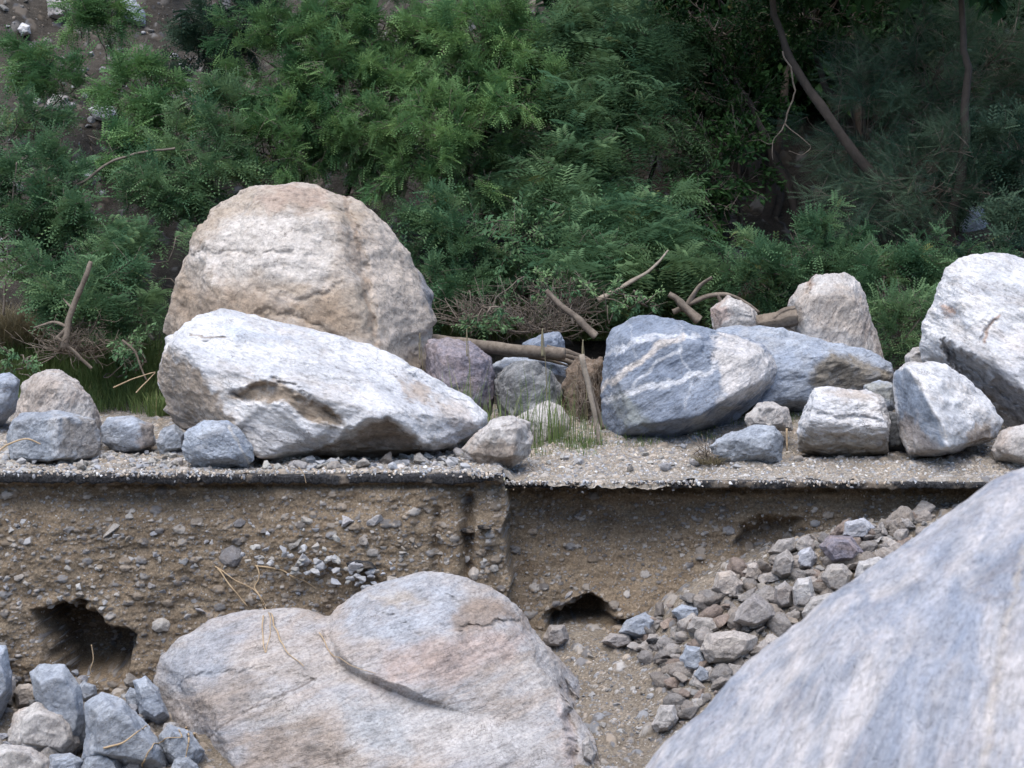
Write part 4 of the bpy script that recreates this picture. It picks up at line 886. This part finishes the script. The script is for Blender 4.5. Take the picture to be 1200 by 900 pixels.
stick('short broken root stump beside the domed boulder', [(888, 382), (905, 378), (934, 372)], 3.7, .11, .07, name='stump', cat='stump', k=12, rough=.6, extra=[([(905, 378), (915, 368), (932, 362)], .05, .03), ([(915, 385), (930, 392)], .05, .03)])
stick('leaning dead branch with broken top in the brush at the left', [(107, 306), (97, 332), (85, 360), (79, 384), (76, 408)], 4.7, .026, .042, name='branch', cat='branch', extra=[([(66, 395), (88, 412), (108, 432)], .03, .022), ([(78, 385), (66, 398)], .03, .02), ([(80, 384), (62, 378), (40, 384)], .03, .01), ([(86, 362), (74, 350)], .02, .008)])
stick('rusty brown bent twig between the brush and the white boulder', [(143, 398), (158, 412), (165, 430), (172, 445)], 4.0, .016, .010, 'drift', name='twig', cat='twig', k=5)
stick('pale straw twig in a loop beside the grass tuft', [(133, 454), (155, 444), (182, 436)], 3.0, .010, .006, 'root', name='twig', cat='twig', k=5, extra=[([(160, 460), (175, 444), (182, 437)], .008, .005)])
stick('pale curved stick arching across the square grey block', [(-6, 534), (12, 520), (32, 514), (48, 520)], .30, .010, .006, 'root', k=5)
stick('long pale branch crossing the shrubs at the upper left', [(78, 222), (100, 212), (130, 190), (170, 178), (205, 174)], 7.0, .018, .014, 'twig', name='branch', cat='branch', k=6)
stick('upright grey stem near the left edge of the brush', [(4, 370), (8, 310), (14, 240), (20, 190)], 6.6, .022, .012, 'twig', name='branch', cat='branch', k=6)
stick('bare forked dead branch hanging in the dark gap of the trees', [(918, 60), (926, 78), (932, 108), (925, 135), (922, 142)], 7.2, .014, .011, 'drift', name='branch', cat='branch', k=6, n=16, wig=.05,
      extra=[([(922, 142), (912, 158), (907, 168), (908, 186)], .010, .005), ([(922, 142), (935, 158), (948, 174), (940, 180), (926, 179)], .010, .004), ([(907, 168), (892, 167)], .006, .003)])
stick('thin upright broken peg in the gravel beside the squat white rock', [(922, 502), (922.5, 528)], .95, .012, .012, 'root', name='stick', cat='stick', k=6, n=5, wig=0)
from mathutils.bvhtree import BVHTree
def bvh_of(objs):
    V = []; F = []; n_ = 0
    for o in objs:
        me = o.data; v = np.empty(len(me.vertices)*3); me.vertices.foreach_get('co', v); v = v.reshape(-1, 3) + np.array(o.location); V.append(v)
        f = np.empty(len(me.polygons)*3, np.int32); me.polygons.foreach_get('vertices', f); F.append(f.reshape(-1, 3)+n_); n_ += len(v)
    return BVHTree.FromPolygons(np.concatenate(V).tolist(), np.concatenate(F).tolist())
BV = bvh_of([o for o in COL.objects if o.type == 'MESH' and (o.name.startswith('rock') or o.name.startswith('boulder')) and o.location.y < 0 and o.location.y > -5])
def snap(px, py, lift=.02):
    d = Vector(ray(px, py)).normalized(); h = BV.ray_cast(Vector((0, CAMY, CAMZ)), d)[0]; yw = on_wall(px, py)[0][1]
    y = min(h.y if h else 99, yw); return y - lift
def root_on(label, lines, r=.008):
    L = []
    for pl in lines:
        pl = bend_poly([(a, b, 0) for a, b in pl], 3*len(pl))[:, :2]; L.append(([tuple(q_) for q_ in pl], r, r*.45, [snap(a, b) for a, b in pl]))
    return stick(label, L[0][0], 0, r, r*.45, 'root', name='root', cat='root', k=5, n=40, wig=.02, ys=L[0][3], extra=L[1:])
# roots in the bank
root_on('long pale roots dangling down the bank onto the streaked boulder', [[(252, 664), (270, 676), (295, 690), (312, 712), (317, 735), (313, 765)], [(300, 663), (304, 676), (298, 690), (310, 705), (318, 722)],
    [(318, 722), (328, 750), (345, 770), (354, 783)], [(255, 667), (275, 690), (290, 710)], [(298, 662), (330, 668), (370, 690)], [(309, 707), (308, 740), (312, 765)]])
root_on('thin root trailing over the curved crack of the streaked boulder', [[(376, 742), (385, 760), (402, 774), (440, 790)]], .006)
root_on('pale looping roots lying over the lower left rubble', [[(122, 876), (145, 872), (162, 858), (176, 848)], [(166, 898), (172, 880), (190, 868), (212, 864)], [(212, 864), (208, 850), (196, 843)], [(219, 852), (221, 870), (219, 888)], [(226, 860), (238, 876), (248, 894), (258, 900)]], .009)
stick('short curved rootlet hanging in the left hollow', [(107, 755), (110, 772), (106, 785), (108, 790)], -.25, .006, .003, 'root', name='root', cat='root', k=5, wig=.01)
stick('dry straw strand hanging over the asphalt edge below the little stone pile', [(350, 548), (356, 555), (359, 566)], -.09, .005, .003, 'root', name='twig', cat='twig', k=4, wig=.005)

# ------------------------------------------------------------------ foliage
def frond_template(pairs, L=1., bend=.25, lw=.12, ll=.25):
    V = []
    for i in range(pairs):
        t = (i+.6)/pairs; x = t*L; z = -bend*t*t; s = ll*(1-.35*abs(t-.4))
        for sg in (-1, 1):
            V += [(x-lw*.5, 0, z), (x+lw*.8, sg*s*.55, z+.02), (x+lw*.2+.03, sg*s, z-.03)]
    return np.array(V)
FT = [frond_template(6, bend=b, lw=.13, ll=.22) for b in (.1, .3, .5)]
FT2 = [frond_template(8, bend=b, lw=.06, ll=.30) for b in (.3, .6, .9)]
BT = np.array([(0, 0, 0), (.55, .22, .03), (1, 0, -.1), (0, 0, 0), (.55, -.22, .03), (1, 0, -.1)])     # broad leaf, two folded faces
NT = np.concatenate([np.array([(x, 0, 0), (x+.05, sg*.03, .0), (x+.16, sg*.12, zz)]) for x in np.linspace(0, .8, 9) for sg, zz in ((-1, .03), (1, -.03))])   # needle spray
def sprays(T, P, D, U, s):
    """lay template T at points P, along D, with up vector U"""
    D = D/np.linalg.norm(D, axis=1)[:, None]; Sd = np.cross(U, D); Sd /= np.linalg.norm(Sd, axis=1)[:, None]+1e-9; U2 = np.cross(D, Sd)
    return (P[:, None] + s[:, None, None]*(T[None, :, 0:1]*D[:, None] + T[None, :, 1:2]*Sd[:, None] + T[None, :, 2:3]*U2[:, None])).reshape(-1, 3)
def unit(n): v = rng.normal(size=(n, 3)); return v/np.linalg.norm(v, axis=1)[:, None]
def plant(name, label, cat, base, ells, leaf, mat, dens=1., flen=.16, clump=.30, per=64, twigmat='twig', limb=.05, bare=.35, tone=(.3, .25), group=None, droop=.35, trunk_r=None, lift=0):
    """base: (px, py, Y) on the ground; ells: (px, py, Y, rx px, rz px, ry m)"""
    bx, by, bY = base; b = march([bx], [by], upper_z, bY-1.5, bY+4, 120)[0]
    if not np.isfinite(b[0]): b = at(bx, by, bY); b[2] = upper_z(b[0:1], b[1:2])[0]
    root = empty(name, b); tag(root, label, cat, group)
    W = Tubes(); T3 = Tubes(); LV = []; LC = []; ncl = 0
    for (ex, ey, eY, rx, rz, ry) in ells:
        c = at(ex, ey, eY); R = np.array([rx*pxm(eY), ry, rz*pxm(eY)])
        mid = (b+c)/2 + rng.normal(size=3)*.22 + [0, 0, -.1]
        q = c + [0, .25*ry, -.3*R[2]]
        lp = bend_poly([b-[0, 0, .1], (b*1.4+mid*.6)/2+rng.normal(size=3)*.07, mid, (mid+q)/2+rng.normal(size=3)*.10, q], 26); lp = lp + .05*np.stack([noise(lp*3), noise(lp*3+4), noise(lp*3+8)], -1); T3.add(lp, (trunk_r or limb)*.8, limb*.25, 8, .25)
        area = (rx*2*rz*2)*pxm(eY)**2; nc = int(dens*area/(clump*clump)*3.0)
        u = unit(nc); u[:, 1] = np.where(rng.uniform(size=nc) < .6, -np.abs(u[:, 1]), u[:, 1]); rad = rng.uniform(.35, 1.08, nc)**.6
        lump = 1 + .42*fbm(u*1.0 + c, 1.6, 2)                     # uneven outline
        Cc = c + u*R*(rad*lump)[:, None]
        ok = noise(Cc*1.1 + 3) > -.44                              # gaps
        Cc = Cc[ok]; u = u[ok]; nc = len(Cc); ncl += nc
        out = u*[1, 1, .7] + unit(nc)*.7 + [0, -.15, .15]; out /= np.linalg.norm(out, axis=1)[:, None]
        for i in range(nc):
            L = clump*rng.uniform(.8, 1.7); tip = Cc[i] + out[i]*L*.5 - [0, 0, droop*L*.3]; st = Cc[i] - out[i]*L*.5
            tw = bend_poly([st, Cc[i], tip], 6)
            if rng.uniform() < .45:
                back = q + (st-q)*rng.uniform(.1, .6) + rng.normal(size=3)*.08
                W.add(bend_poly([back, (back+st)/2 + rng.normal(size=3)*.09, st], 5), .012, .006, 3)
            W.add(tw, .0065, .0028, 3)
            if rng.uniform() < bare: 
                for _ in range(3): W.add(bend_poly([tw[2], tw[3]+unit(1)[0]*L*.3, tw[3]+unit(1)[0]*L*.7], 5), .005, .002, 3)
            m = int(per*rng.uniform(.4, 1.3)); tt = rng.uniform(0, 1, m)
            pp = st + (tip-st)*tt[:, None] + unit(m)*L*.30*rng.uniform(0, 1, (m, 1))
            dd = unit(m)*.75 + out[i]*.8 + [0, 0, -.25*droop]
            U = unit(m)*.5 + [0, -.3, 1.]
            s = flen*rng.uniform(.6, 1.5, m)*rng.uniform(.8, 1.3)
            tn = np.clip(tone[0] + 1.25*tone[1]*rng.normal() + .13*rng.normal(size=m), 0, 1); dry = rng.uniform(size=m)*(.2 if rng.uniform() > .1 else 1.)+ .0
            T = FT[rng.integers(3)] if leaf == 'frond' else FT2[rng.integers(3)] if leaf == 'long' else (BT if leaf == 'broad' else NT)
            LV.append(sprays(T, pp, dd, U, s)); LC.append(np.repeat(np.stack([tn, dry, tn*0, tn*0+1], -1), len(T), 0))
    V = np.concatenate(LV); C = np.concatenate(LC); F = np.arange(len(V)).reshape(-1, 3)
    cr = mesh_np('crown', V - b, F, 3, mat, parent=root, smooth=False, paint=C)
    W.build('twigs', M[twigmat], parent=root, wloc=b)['kind'] = 'stuff'; T3.build('trunk', M['bark' if limb > .045 else twigmat], parent=root, wloc=b)
    return root
q = M
GM = 'shrubs and small trees on the slope'
# centre: three arching mesquite shrubs
plant('mesquite_shrub', 'bright green feathery shrub arching behind the huge tan boulder', 'shrub', (380, 300, 8.6), [(345, 60, 8.6, 75, 75, .8), (400, 130, 8.2, 85, 85, .8), (330, 175, 8.0, 60, 65, .6), (440, 30, 8.9, 90, 60, .8)], 'frond', q['mesq'], .95, .12, .28, 88, tone=(.55, .25), group=GM)
plant('mesquite_shrub', 'wide yellow-green shrub full of bare twigs in the middle of the slope', 'shrub', (560, 330, 8.6), [(560, 60, 8.6, 95, 80, .9), (520, 170, 7.9, 90, 80, .8), (600, 140, 8.2, 80, 90, .8)], 'frond', q['mesq'], .95, .12, .28, 88, bare=.6, tone=(.6, .25), group=GM)
plant('mesquite_shrub', 'bluish green shrub with drooping sprays at the edge of the dark gap', 'shrub', (690, 330, 8.4), [(690, 90, 8.4, 85, 85, .8), (720, 150, 8.0, 70, 60, .7), (660, 220, 7.7, 75, 65, .7), (745, 60, 8.8, 60, 60, .6)], 'long', q['acac'], .95, bare=.4, tone=(.5, .3), flen=.22, droop=.8, group=GM)
plant('low_shrub', 'low leafy shrub right behind the tan boulder shoulder', 'shrub', (560, 380, 6.6), [(540, 285, 6.9, 65, 55, .6), (520, 340, 6.5, 50, 40, .5)], 'frond', q['acac'], .9, tone=(.25, .2), group=GM)
plant('low_shrub', 'low blue-green bush in front of the dark gap', 'shrub', (780, 350, 6.7), [(745, 275, 6.8, 80, 48, .6), (700, 310, 6.4, 70, 38, .5), (790, 300, 6.5, 50, 35, .5)], 'long', q['acac'], .95, tone=(.4, .25), flen=.24, droop=.9, group=GM)
plant('low_shrub', 'leafy bush between the central shrubs and the driftwood', 'shrub', (620, 360, 6.7), [(615, 290, 6.9, 65, 50, .6)], 'broad', q['acac'], .9, .07, tone=(.3, .2), group=GM)
plant('low_shrub', 'bush of fern-like sprays behind the domed boulder', 'shrub', (960, 400, 6.2), [(945, 300, 6.6, 70, 45, .6), (1045, 330, 6.2, 60, 45, .6), (890, 325, 6.2, 55, 30, .5)], 'frond', q['acac'], .95, .13, .26, 80, tone=(.25, .25), group=GM)
plant('low_shrub', 'blue-green bush between the domed boulder and the giant white boulder', 'shrub', (1060, 420, 5.4), [(1055, 385, 5.3, 45, 45, .5), (1120, 320, 6.2, 60, 40, .5)], 'frond', q['acac'], 1., tone=(.5, .2), flen=.13, group=GM)
# right: dark trees
plant('oak_bush', 'dark glossy broad-leaved bush in the shadow of the trees', 'bush', (850, 330, 7.6), [(850, 190, 8.0, 60, 60, .6), (815, 250, 7.4, 45, 50, .5), (870, 120, 8.8, 60, 50, .6)], 'broad', q['oak'], .9, .075, per=60, tone=(.55, .25), group=GM)
plant('dark_tree', 'dark spreading tree arching over the black gap', 'tree', (960, 330, 9.5), [(840, 20, 9.2, 100, 70, .9), (960, 20, 9.2, 95, 60, .9), (820, 90, 10.2, 80, 60, .6)], 'broad', q['oak'], .95, .075, per=60, limb=.09, tone=(.3, .25), group=GM)
plant('feathery_tree', 'grey-green feathery tree hanging over the right side', 'tree', (1060, 330, 8.6), [(1020, 150, 8.2, 75, 95, .8), (1100, 100, 8.4, 95, 95, .8), (1010, 240, 7.6, 55, 45, .5), (1180, 60, 9.0, 80, 90, .7), (1080, 220, 7.4, 75, 60, .6)], 'needle', q['feath'], .85, .26, per=44, limb=.08, bare=.6, tone=(.5, .3), group=GM)
plant('oak_bush', 'dark tangled bush at the right edge above the giant boulder', 'bush', (1190, 330, 7.4), [(1180, 200, 7.8, 60, 70, .6), (1170, 280, 6.8, 50, 40, .5)], 'frond', q['feath'], .9, tone=(.35, .2), group=GM)
for lab, x_, Y_, y_ in (('tall dark tree at the back behind the grey-green feathery tree', 1100, 11.5, 60), ('tall dark tree at the back behind the black gap', 900, 11.5, 130), ('tall dark tree at the back in the middle', 720, 12., 60), ('tall dark tree at the back right of the centre', 1000, 12.5, -60)):
    plant('dark_tree', lab, 'tree', (x_, 330, Y_-1), [(x_, y_, Y_, 130, 140, 1.1), (x_+40, y_-190, Y_, 150, 100, 1.3)], 'broad', q['oak'], .9, .20, .5, per=80, limb=.10, tone=(.2, .2), group=GM)
# tree crown added above the frame at the right to shade the gap
plant('dark_tree', 'added dark tree crown above the top right edge, shading the gap', 'tree', (1130, 330, 9.0), [(900, -120, 7.6, 200, 70, 1.6), (1120, -110, 7.2, 200, 70, 1.6)], 'broad', q['oak'], 1.1, .19, .5, per=80, limb=.10, tone=(.2, .2), group=GM)
# leafy weeds in front of the dead brush and at the left
for lab, bs, el, tn in (('broad-leaved weed patch in front of the grey brush pile', (560, 395, 5.0), [(575, 368, 4.7, 45, 20, .25), (640, 335, 5.4, 40, 20, .25)], .7), ('broad-leaved weeds among the driftwood behind the veined boulder', (750, 365, 4.9), [(740, 345, 5.0, 50, 18, .3), (700, 350, 5.0, 30, 18, .2)], .8),
                        ('leafy weeds on the grass left of the tan boulder', (150, 440, 4.6), [(160, 408, 4.6, 28, 22, .3)], .8), ('leafy weed growing against the left edge brush', (20, 430, 4.4), [(22, 425, 4.6, 40, 14, .25)], .6)):
    plant('leafy_weed', lab, 'weed', bs, el, 'broad', M['acac'], .5, .045, .16, 46, limb=.012, bare=.3, tone=(tn*.6, .25))
# left
plant('sparse_shrub', 'sparse bright green shrub alone on the scree slope', 'shrub', (165, 210, 9.0), [(160, 100, 8.8, 52, 42, .5), (185, 145, 8.6, 42, 32, .4)], 'frond', q['mesq'], .85, tone=(.6, .2), limb=.03, group=GM)
plant('sparse_shrub', 'loose shrub just left of the tall tan boulder top', 'shrub', (230, 300, 7.2), [(240, 190, 7.6, 60, 55, .6), (190, 230, 7.2, 60, 45, .5), (265, 130, 8.2, 40, 40, .4)], 'frond', q['acac'], .8, tone=(.45, .25), limb=.03, bare=.5, group=GM)
plant('sparse_shrub', 'ragged shrub with grey twigs near the left edge', 'shrub', (50, 340, 6.8), [(45, 230, 7.0, 60, 55, .5), (20, 150, 8.0, 45, 45, .4), (95, 260, 6.8, 50, 50, .5)], 'frond', q['acac'], .85, tone=(.35, .2), limb=.03, bare=.9, group=GM)
plant('sparse_shrub', 'leafy green shrub growing beside the left side of the tan boulder', 'shrub', (165, 400, 5.9), [(170, 310, 6.3, 50, 55, .5), (150, 365, 5.6, 45, 40, .4), (120, 310, 6.2, 30, 40, .4)], 'long', q['acac'], .9, tone=(.45, .2), limb=.03, group=GM)
plant('sparse_shrub', 'thin shrub at the top left edge', 'shrub', (100, 90, 11.), [(110, 20, 10.5, 55, 30, .5), (30, 70, 10., 40, 25, .4)], 'frond', q['mesq'], .8, tone=(.35, .2), limb=.025, group=GM)
plant('dark_bush', 'dark green bush at the top between the scree and the bright shrub', 'bush', (290, 130, 10.), [(270, 20, 10., 60, 50, .6), (240, 60, 10.3, 40, 35, .5)], 'frond', q['feath'], .9, tone=(.3, .2), group=GM)

plant('sparse_shrub', 'small ragged shrub above the leaning dead branch', 'shrub', (100, 370, 5.6), [(110, 350, 5.4, 50, 35, .4), (60, 330, 5.8, 40, 35, .4)], 'frond', q['acac'], .7, tone=(.4, .2), limb=.02, bare=.6, group=GM)
plant('sparse_shrub', 'low spreading shrub on the scree above the long pale branch', 'shrub', (110, 200, 8.), [(110, 175, 7.9, 60, 28, .4), (70, 90, 9.6, 40, 24, .3)], 'frond', q['mesq'], .6, tone=(.3, .2), limb=.02, bare=.6, group=GM)
plant('dark_tree', 'unseen tree crown added above the top left edge for shade', 'tree', (200, -20, 12.0), [(60, -170, 8.5, 190, 70, 1.5), (330, -150, 8.3, 150, 60, 1.3)], 'broad', q['oak'], .5, .19, .5, per=70, limb=.10, tone=(.2, .2), group=GM)  # out-of-frame crown, added to keep sun off the scree slope
# grass and dry brush
def grassy(name, label, cat, spots, mat, h, n, spread, r=.0035, kind=None, group=None, lean=.35):
    T = []; C = []
    for p in spots:
        m = n; a = rng.uniform(0, 6.28, m); rr = spread*np.sqrt(rng.uniform(0, 1, m)); b = p + np.stack([np.cos(a)*rr, np.sin(a)*rr, 0*a], -1)
        H = h*rng.uniform(.4, 1.2, m); ln = lean*rng.uniform(.1, 1.3, m); a2 = a + rng.normal(size=m)*.8
        d = np.stack([np.cos(a2)*ln, np.sin(a2)*ln, np.ones(m)], -1); wd = np.stack([-np.sin(a2), np.cos(a2), 0*a], -1)*(r*rng.uniform(.7, 1.6, m))[:, None]
        m1 = b + d*(H*.55)[:, None]; tip = b + (d*[1.7, 1.7, .95])*H[:, None]
        T.append(np.stack([b-wd, b+wd, m1+wd, b-wd, m1+wd, m1-wd, m1-wd, m1+wd, tip], 1).reshape(-1, 3)); tn = rng.uniform(0, 1, m); dr = rng.uniform(0, 1, m)
        C.append(np.repeat(np.stack([tn, dr, tn*0, tn*0+1], -1), 9, 0))
    V = np.concatenate(T); loc = V.mean(0); loc[2] = V[:, 2].min()
    o = mesh_np(name, V, np.arange(len(V)).reshape(-1, 3), 3, mat, loc, smooth=False, paint=np.concatenate(C)); return tag(o, label, cat, group, kind)
def up(px, py): return march([px], [py], upper_z, .05, 12, 500)[0]
grassy('grass_tuft', 'dense green grass tuft at the left end of the white boulder', 'grass tuft', [up(183, 488), up(195, 487)], M['grass'], .26, 160, .10)
wd = [(515, 500, .6), (538, 512, .8), (587, 515, .7), (615, 520, .8), (655, 525, .6), (525, 500, .75), (545, 505, 1.), (560, 500, .7), (600, 515, .6), (632, 520, .95), (645, 515, .7), (668, 512, .7), (690, 520, .45), (575, 510, .5)]
for i, (a, b, h) in enumerate(wd):
    p = at(a, b, 1.75); p[2] = upper_z(p[0:1], p[1:2])[0]-.02
    grassy('weed', 'tall thin green weed with seed head in the gap between the boulders', 'weed', [p], M['grass'], h*.85, 22, .12, .0030, group='tall weeds in the gap between the boulders', lean=.16)
for i, (a, b, Y, h, n_) in enumerate([(547, 385, 2.3, .9, 0), (636, 385, 2.3, .9, 0), (492, 390, 2.9, .5, 0), (683, 398, 2.4, .6, 0)]):
    top = at(a, b, Y); p = np.array([top[0]+.03, top[1], upper_z(top[0:1], top[1:2])[0]])
    t = Tubes(); t.add(bend_poly([p, (p+top)/2+[.02, 0, 0], top], 14), .005, .003, 4)
    pts = bend_poly([top-[0, 0, .26], top-[.005, 0, .1], top], 12); t.add(pts, .011, .004, 5, .9)
    o = t.build('seed_stalk', M['straw'], p); tag(o, 'slender pale seed stalk rising above the weeds in the gap', 'seed stalk', 'seed stalks in the gap')
def ups(n, x0, x1, y0, y1): 
    p = march(rng.uniform(x0, x1, n), rng.uniform(y0, y1, n), upper_z, .5, 9, 400); return p[np.isfinite(p[:, 0])]
s = np.concatenate([ups(170, 0, 190, 405, 485), ups(60, 500, 700, 370, 400)])
grassy('grass', 'green grass and ground cover at the foot of the left slope', 'grass', s, M['grass'], .24, 80, .25, .0035, kind='stuff')
s = ups(70, 690, 900, 350, 400)
grassy('grass', 'mixed green grass behind the veined boulder', 'grass', s, M['grass'], .16, 45, .25, .004, kind='stuff')
s = np.concatenate([ups(26, 620, 700, 515, 535), ups(24, 700, 860, 500, 525), ups(26, 860, 940, 470, 500)])
grassy('grass', 'thin low grass sprouting in the gravel on the right', 'grass', s, M['grass'], .07, 22, .12, .002, kind='stuff')
s = np.concatenate([ups(26, -10, 60, 400, 425)]) + np.array([0, 0, .12])
grassy('straw_heap', 'heap of dry yellow straw caught in the brush at the left edge', 'straw heap', s, M['straw'], .42, 70, .22, .003, lean=1.5)
grassy('grass_knot', 'knot of dead grass roots on the gravel edge below the blue stone', 'dead grass', [up(826, 545), up(836, 545)], M['straw'], .09, 70, .05, .003, lean=1.8)
for i_ in range(7):
    pp = ups(3, 10 + 25*i_, 40 + 25*i_, 420, 470)
    if len(pp): grassy('grass_tuft', 'pale dry grass tuft in the green at the foot of the left slope', 'grass tuft', pp[:1], M['straw'], .22, 60, .10, .0025, group='dry tufts at the foot of the left slope', lean=.9)
def brush(label, c, R, n, seed, mat='twig', nm='dead_brush'):
    t = Tubes(); c = np.array(c)
    for i in range(n):
        a = c + unit(1)[0]*R*.5; a[2] = c[2] - R[2]*.6; d = unit(1)[0]*R*1.2; d[2] = abs(d[2])*1.1
        p = bend_poly([a, a+d*.5+rng.normal(size=3)*.06, a+d+rng.normal(size=3)*.08], 7); t.add(p, rng.uniform(.004, .011), .002, 3)
        for _ in range(3):
            k_ = rng.integers(2, 6); e = p[k_] + unit(1)[0]*.16; t.add(bend_poly([p[k_], (p[k_]+e)/2+rng.normal(size=3)*.02, e], 4), .004, .0015, 3)
    o = t.build(nm, M[mat], (c[0], c[1], c[2]-R[2]*.6)); tag(o, label, 'dead brush')
brush('tangled pile of grey dead brush behind the fallen log', at(630, 365, 5.0), np.array([.55, .35, .36]), 75, 1, 'twig')
brush('matted brown dead brush above the split log end', at(662, 345, 5.6), np.array([.35, .3, .35]), 70, 2, 'twig')
brush('snag of grey twigs between the tan boulder and the brush pile', at(560, 360, 5.2), np.array([.45, .3, .3]), 70, 3)
brush('heap of fine dead twigs around the leaning dead branch', at(90, 395, 5.0), np.array([.4, .3, .25]), 90, 4, 'drift')
brush('flood debris of roots and bark packed beside the upright stick', at(690, 470, 2.6), np.array([.16, .25, .50]), 130, 5, 'drift', 'debris_pack')
brush('small knot of roots on the gravel beside the dead grass', up(832, 542)+[0, 0, .03], np.array([.10, .08, .05]), 26, 6, 'drift')
boulder('crumbling brown root ball packed between the rocks and the veined boulder', 'tan', [(658, 470), (662, 432), (680, 420), (706, 415), (712, 450), (706, 520), (680, 530), (665, 510)], 2.9, .5, rnd=.1, warp=.1, lv=6, seed=77, facet=1.5, amp=1.6,
        name='root_ball', cat='root ball', paints=[([(640, 400), (740, 400), (740, 540), (640, 540)], (.14, .10, .07), .95, 5)])
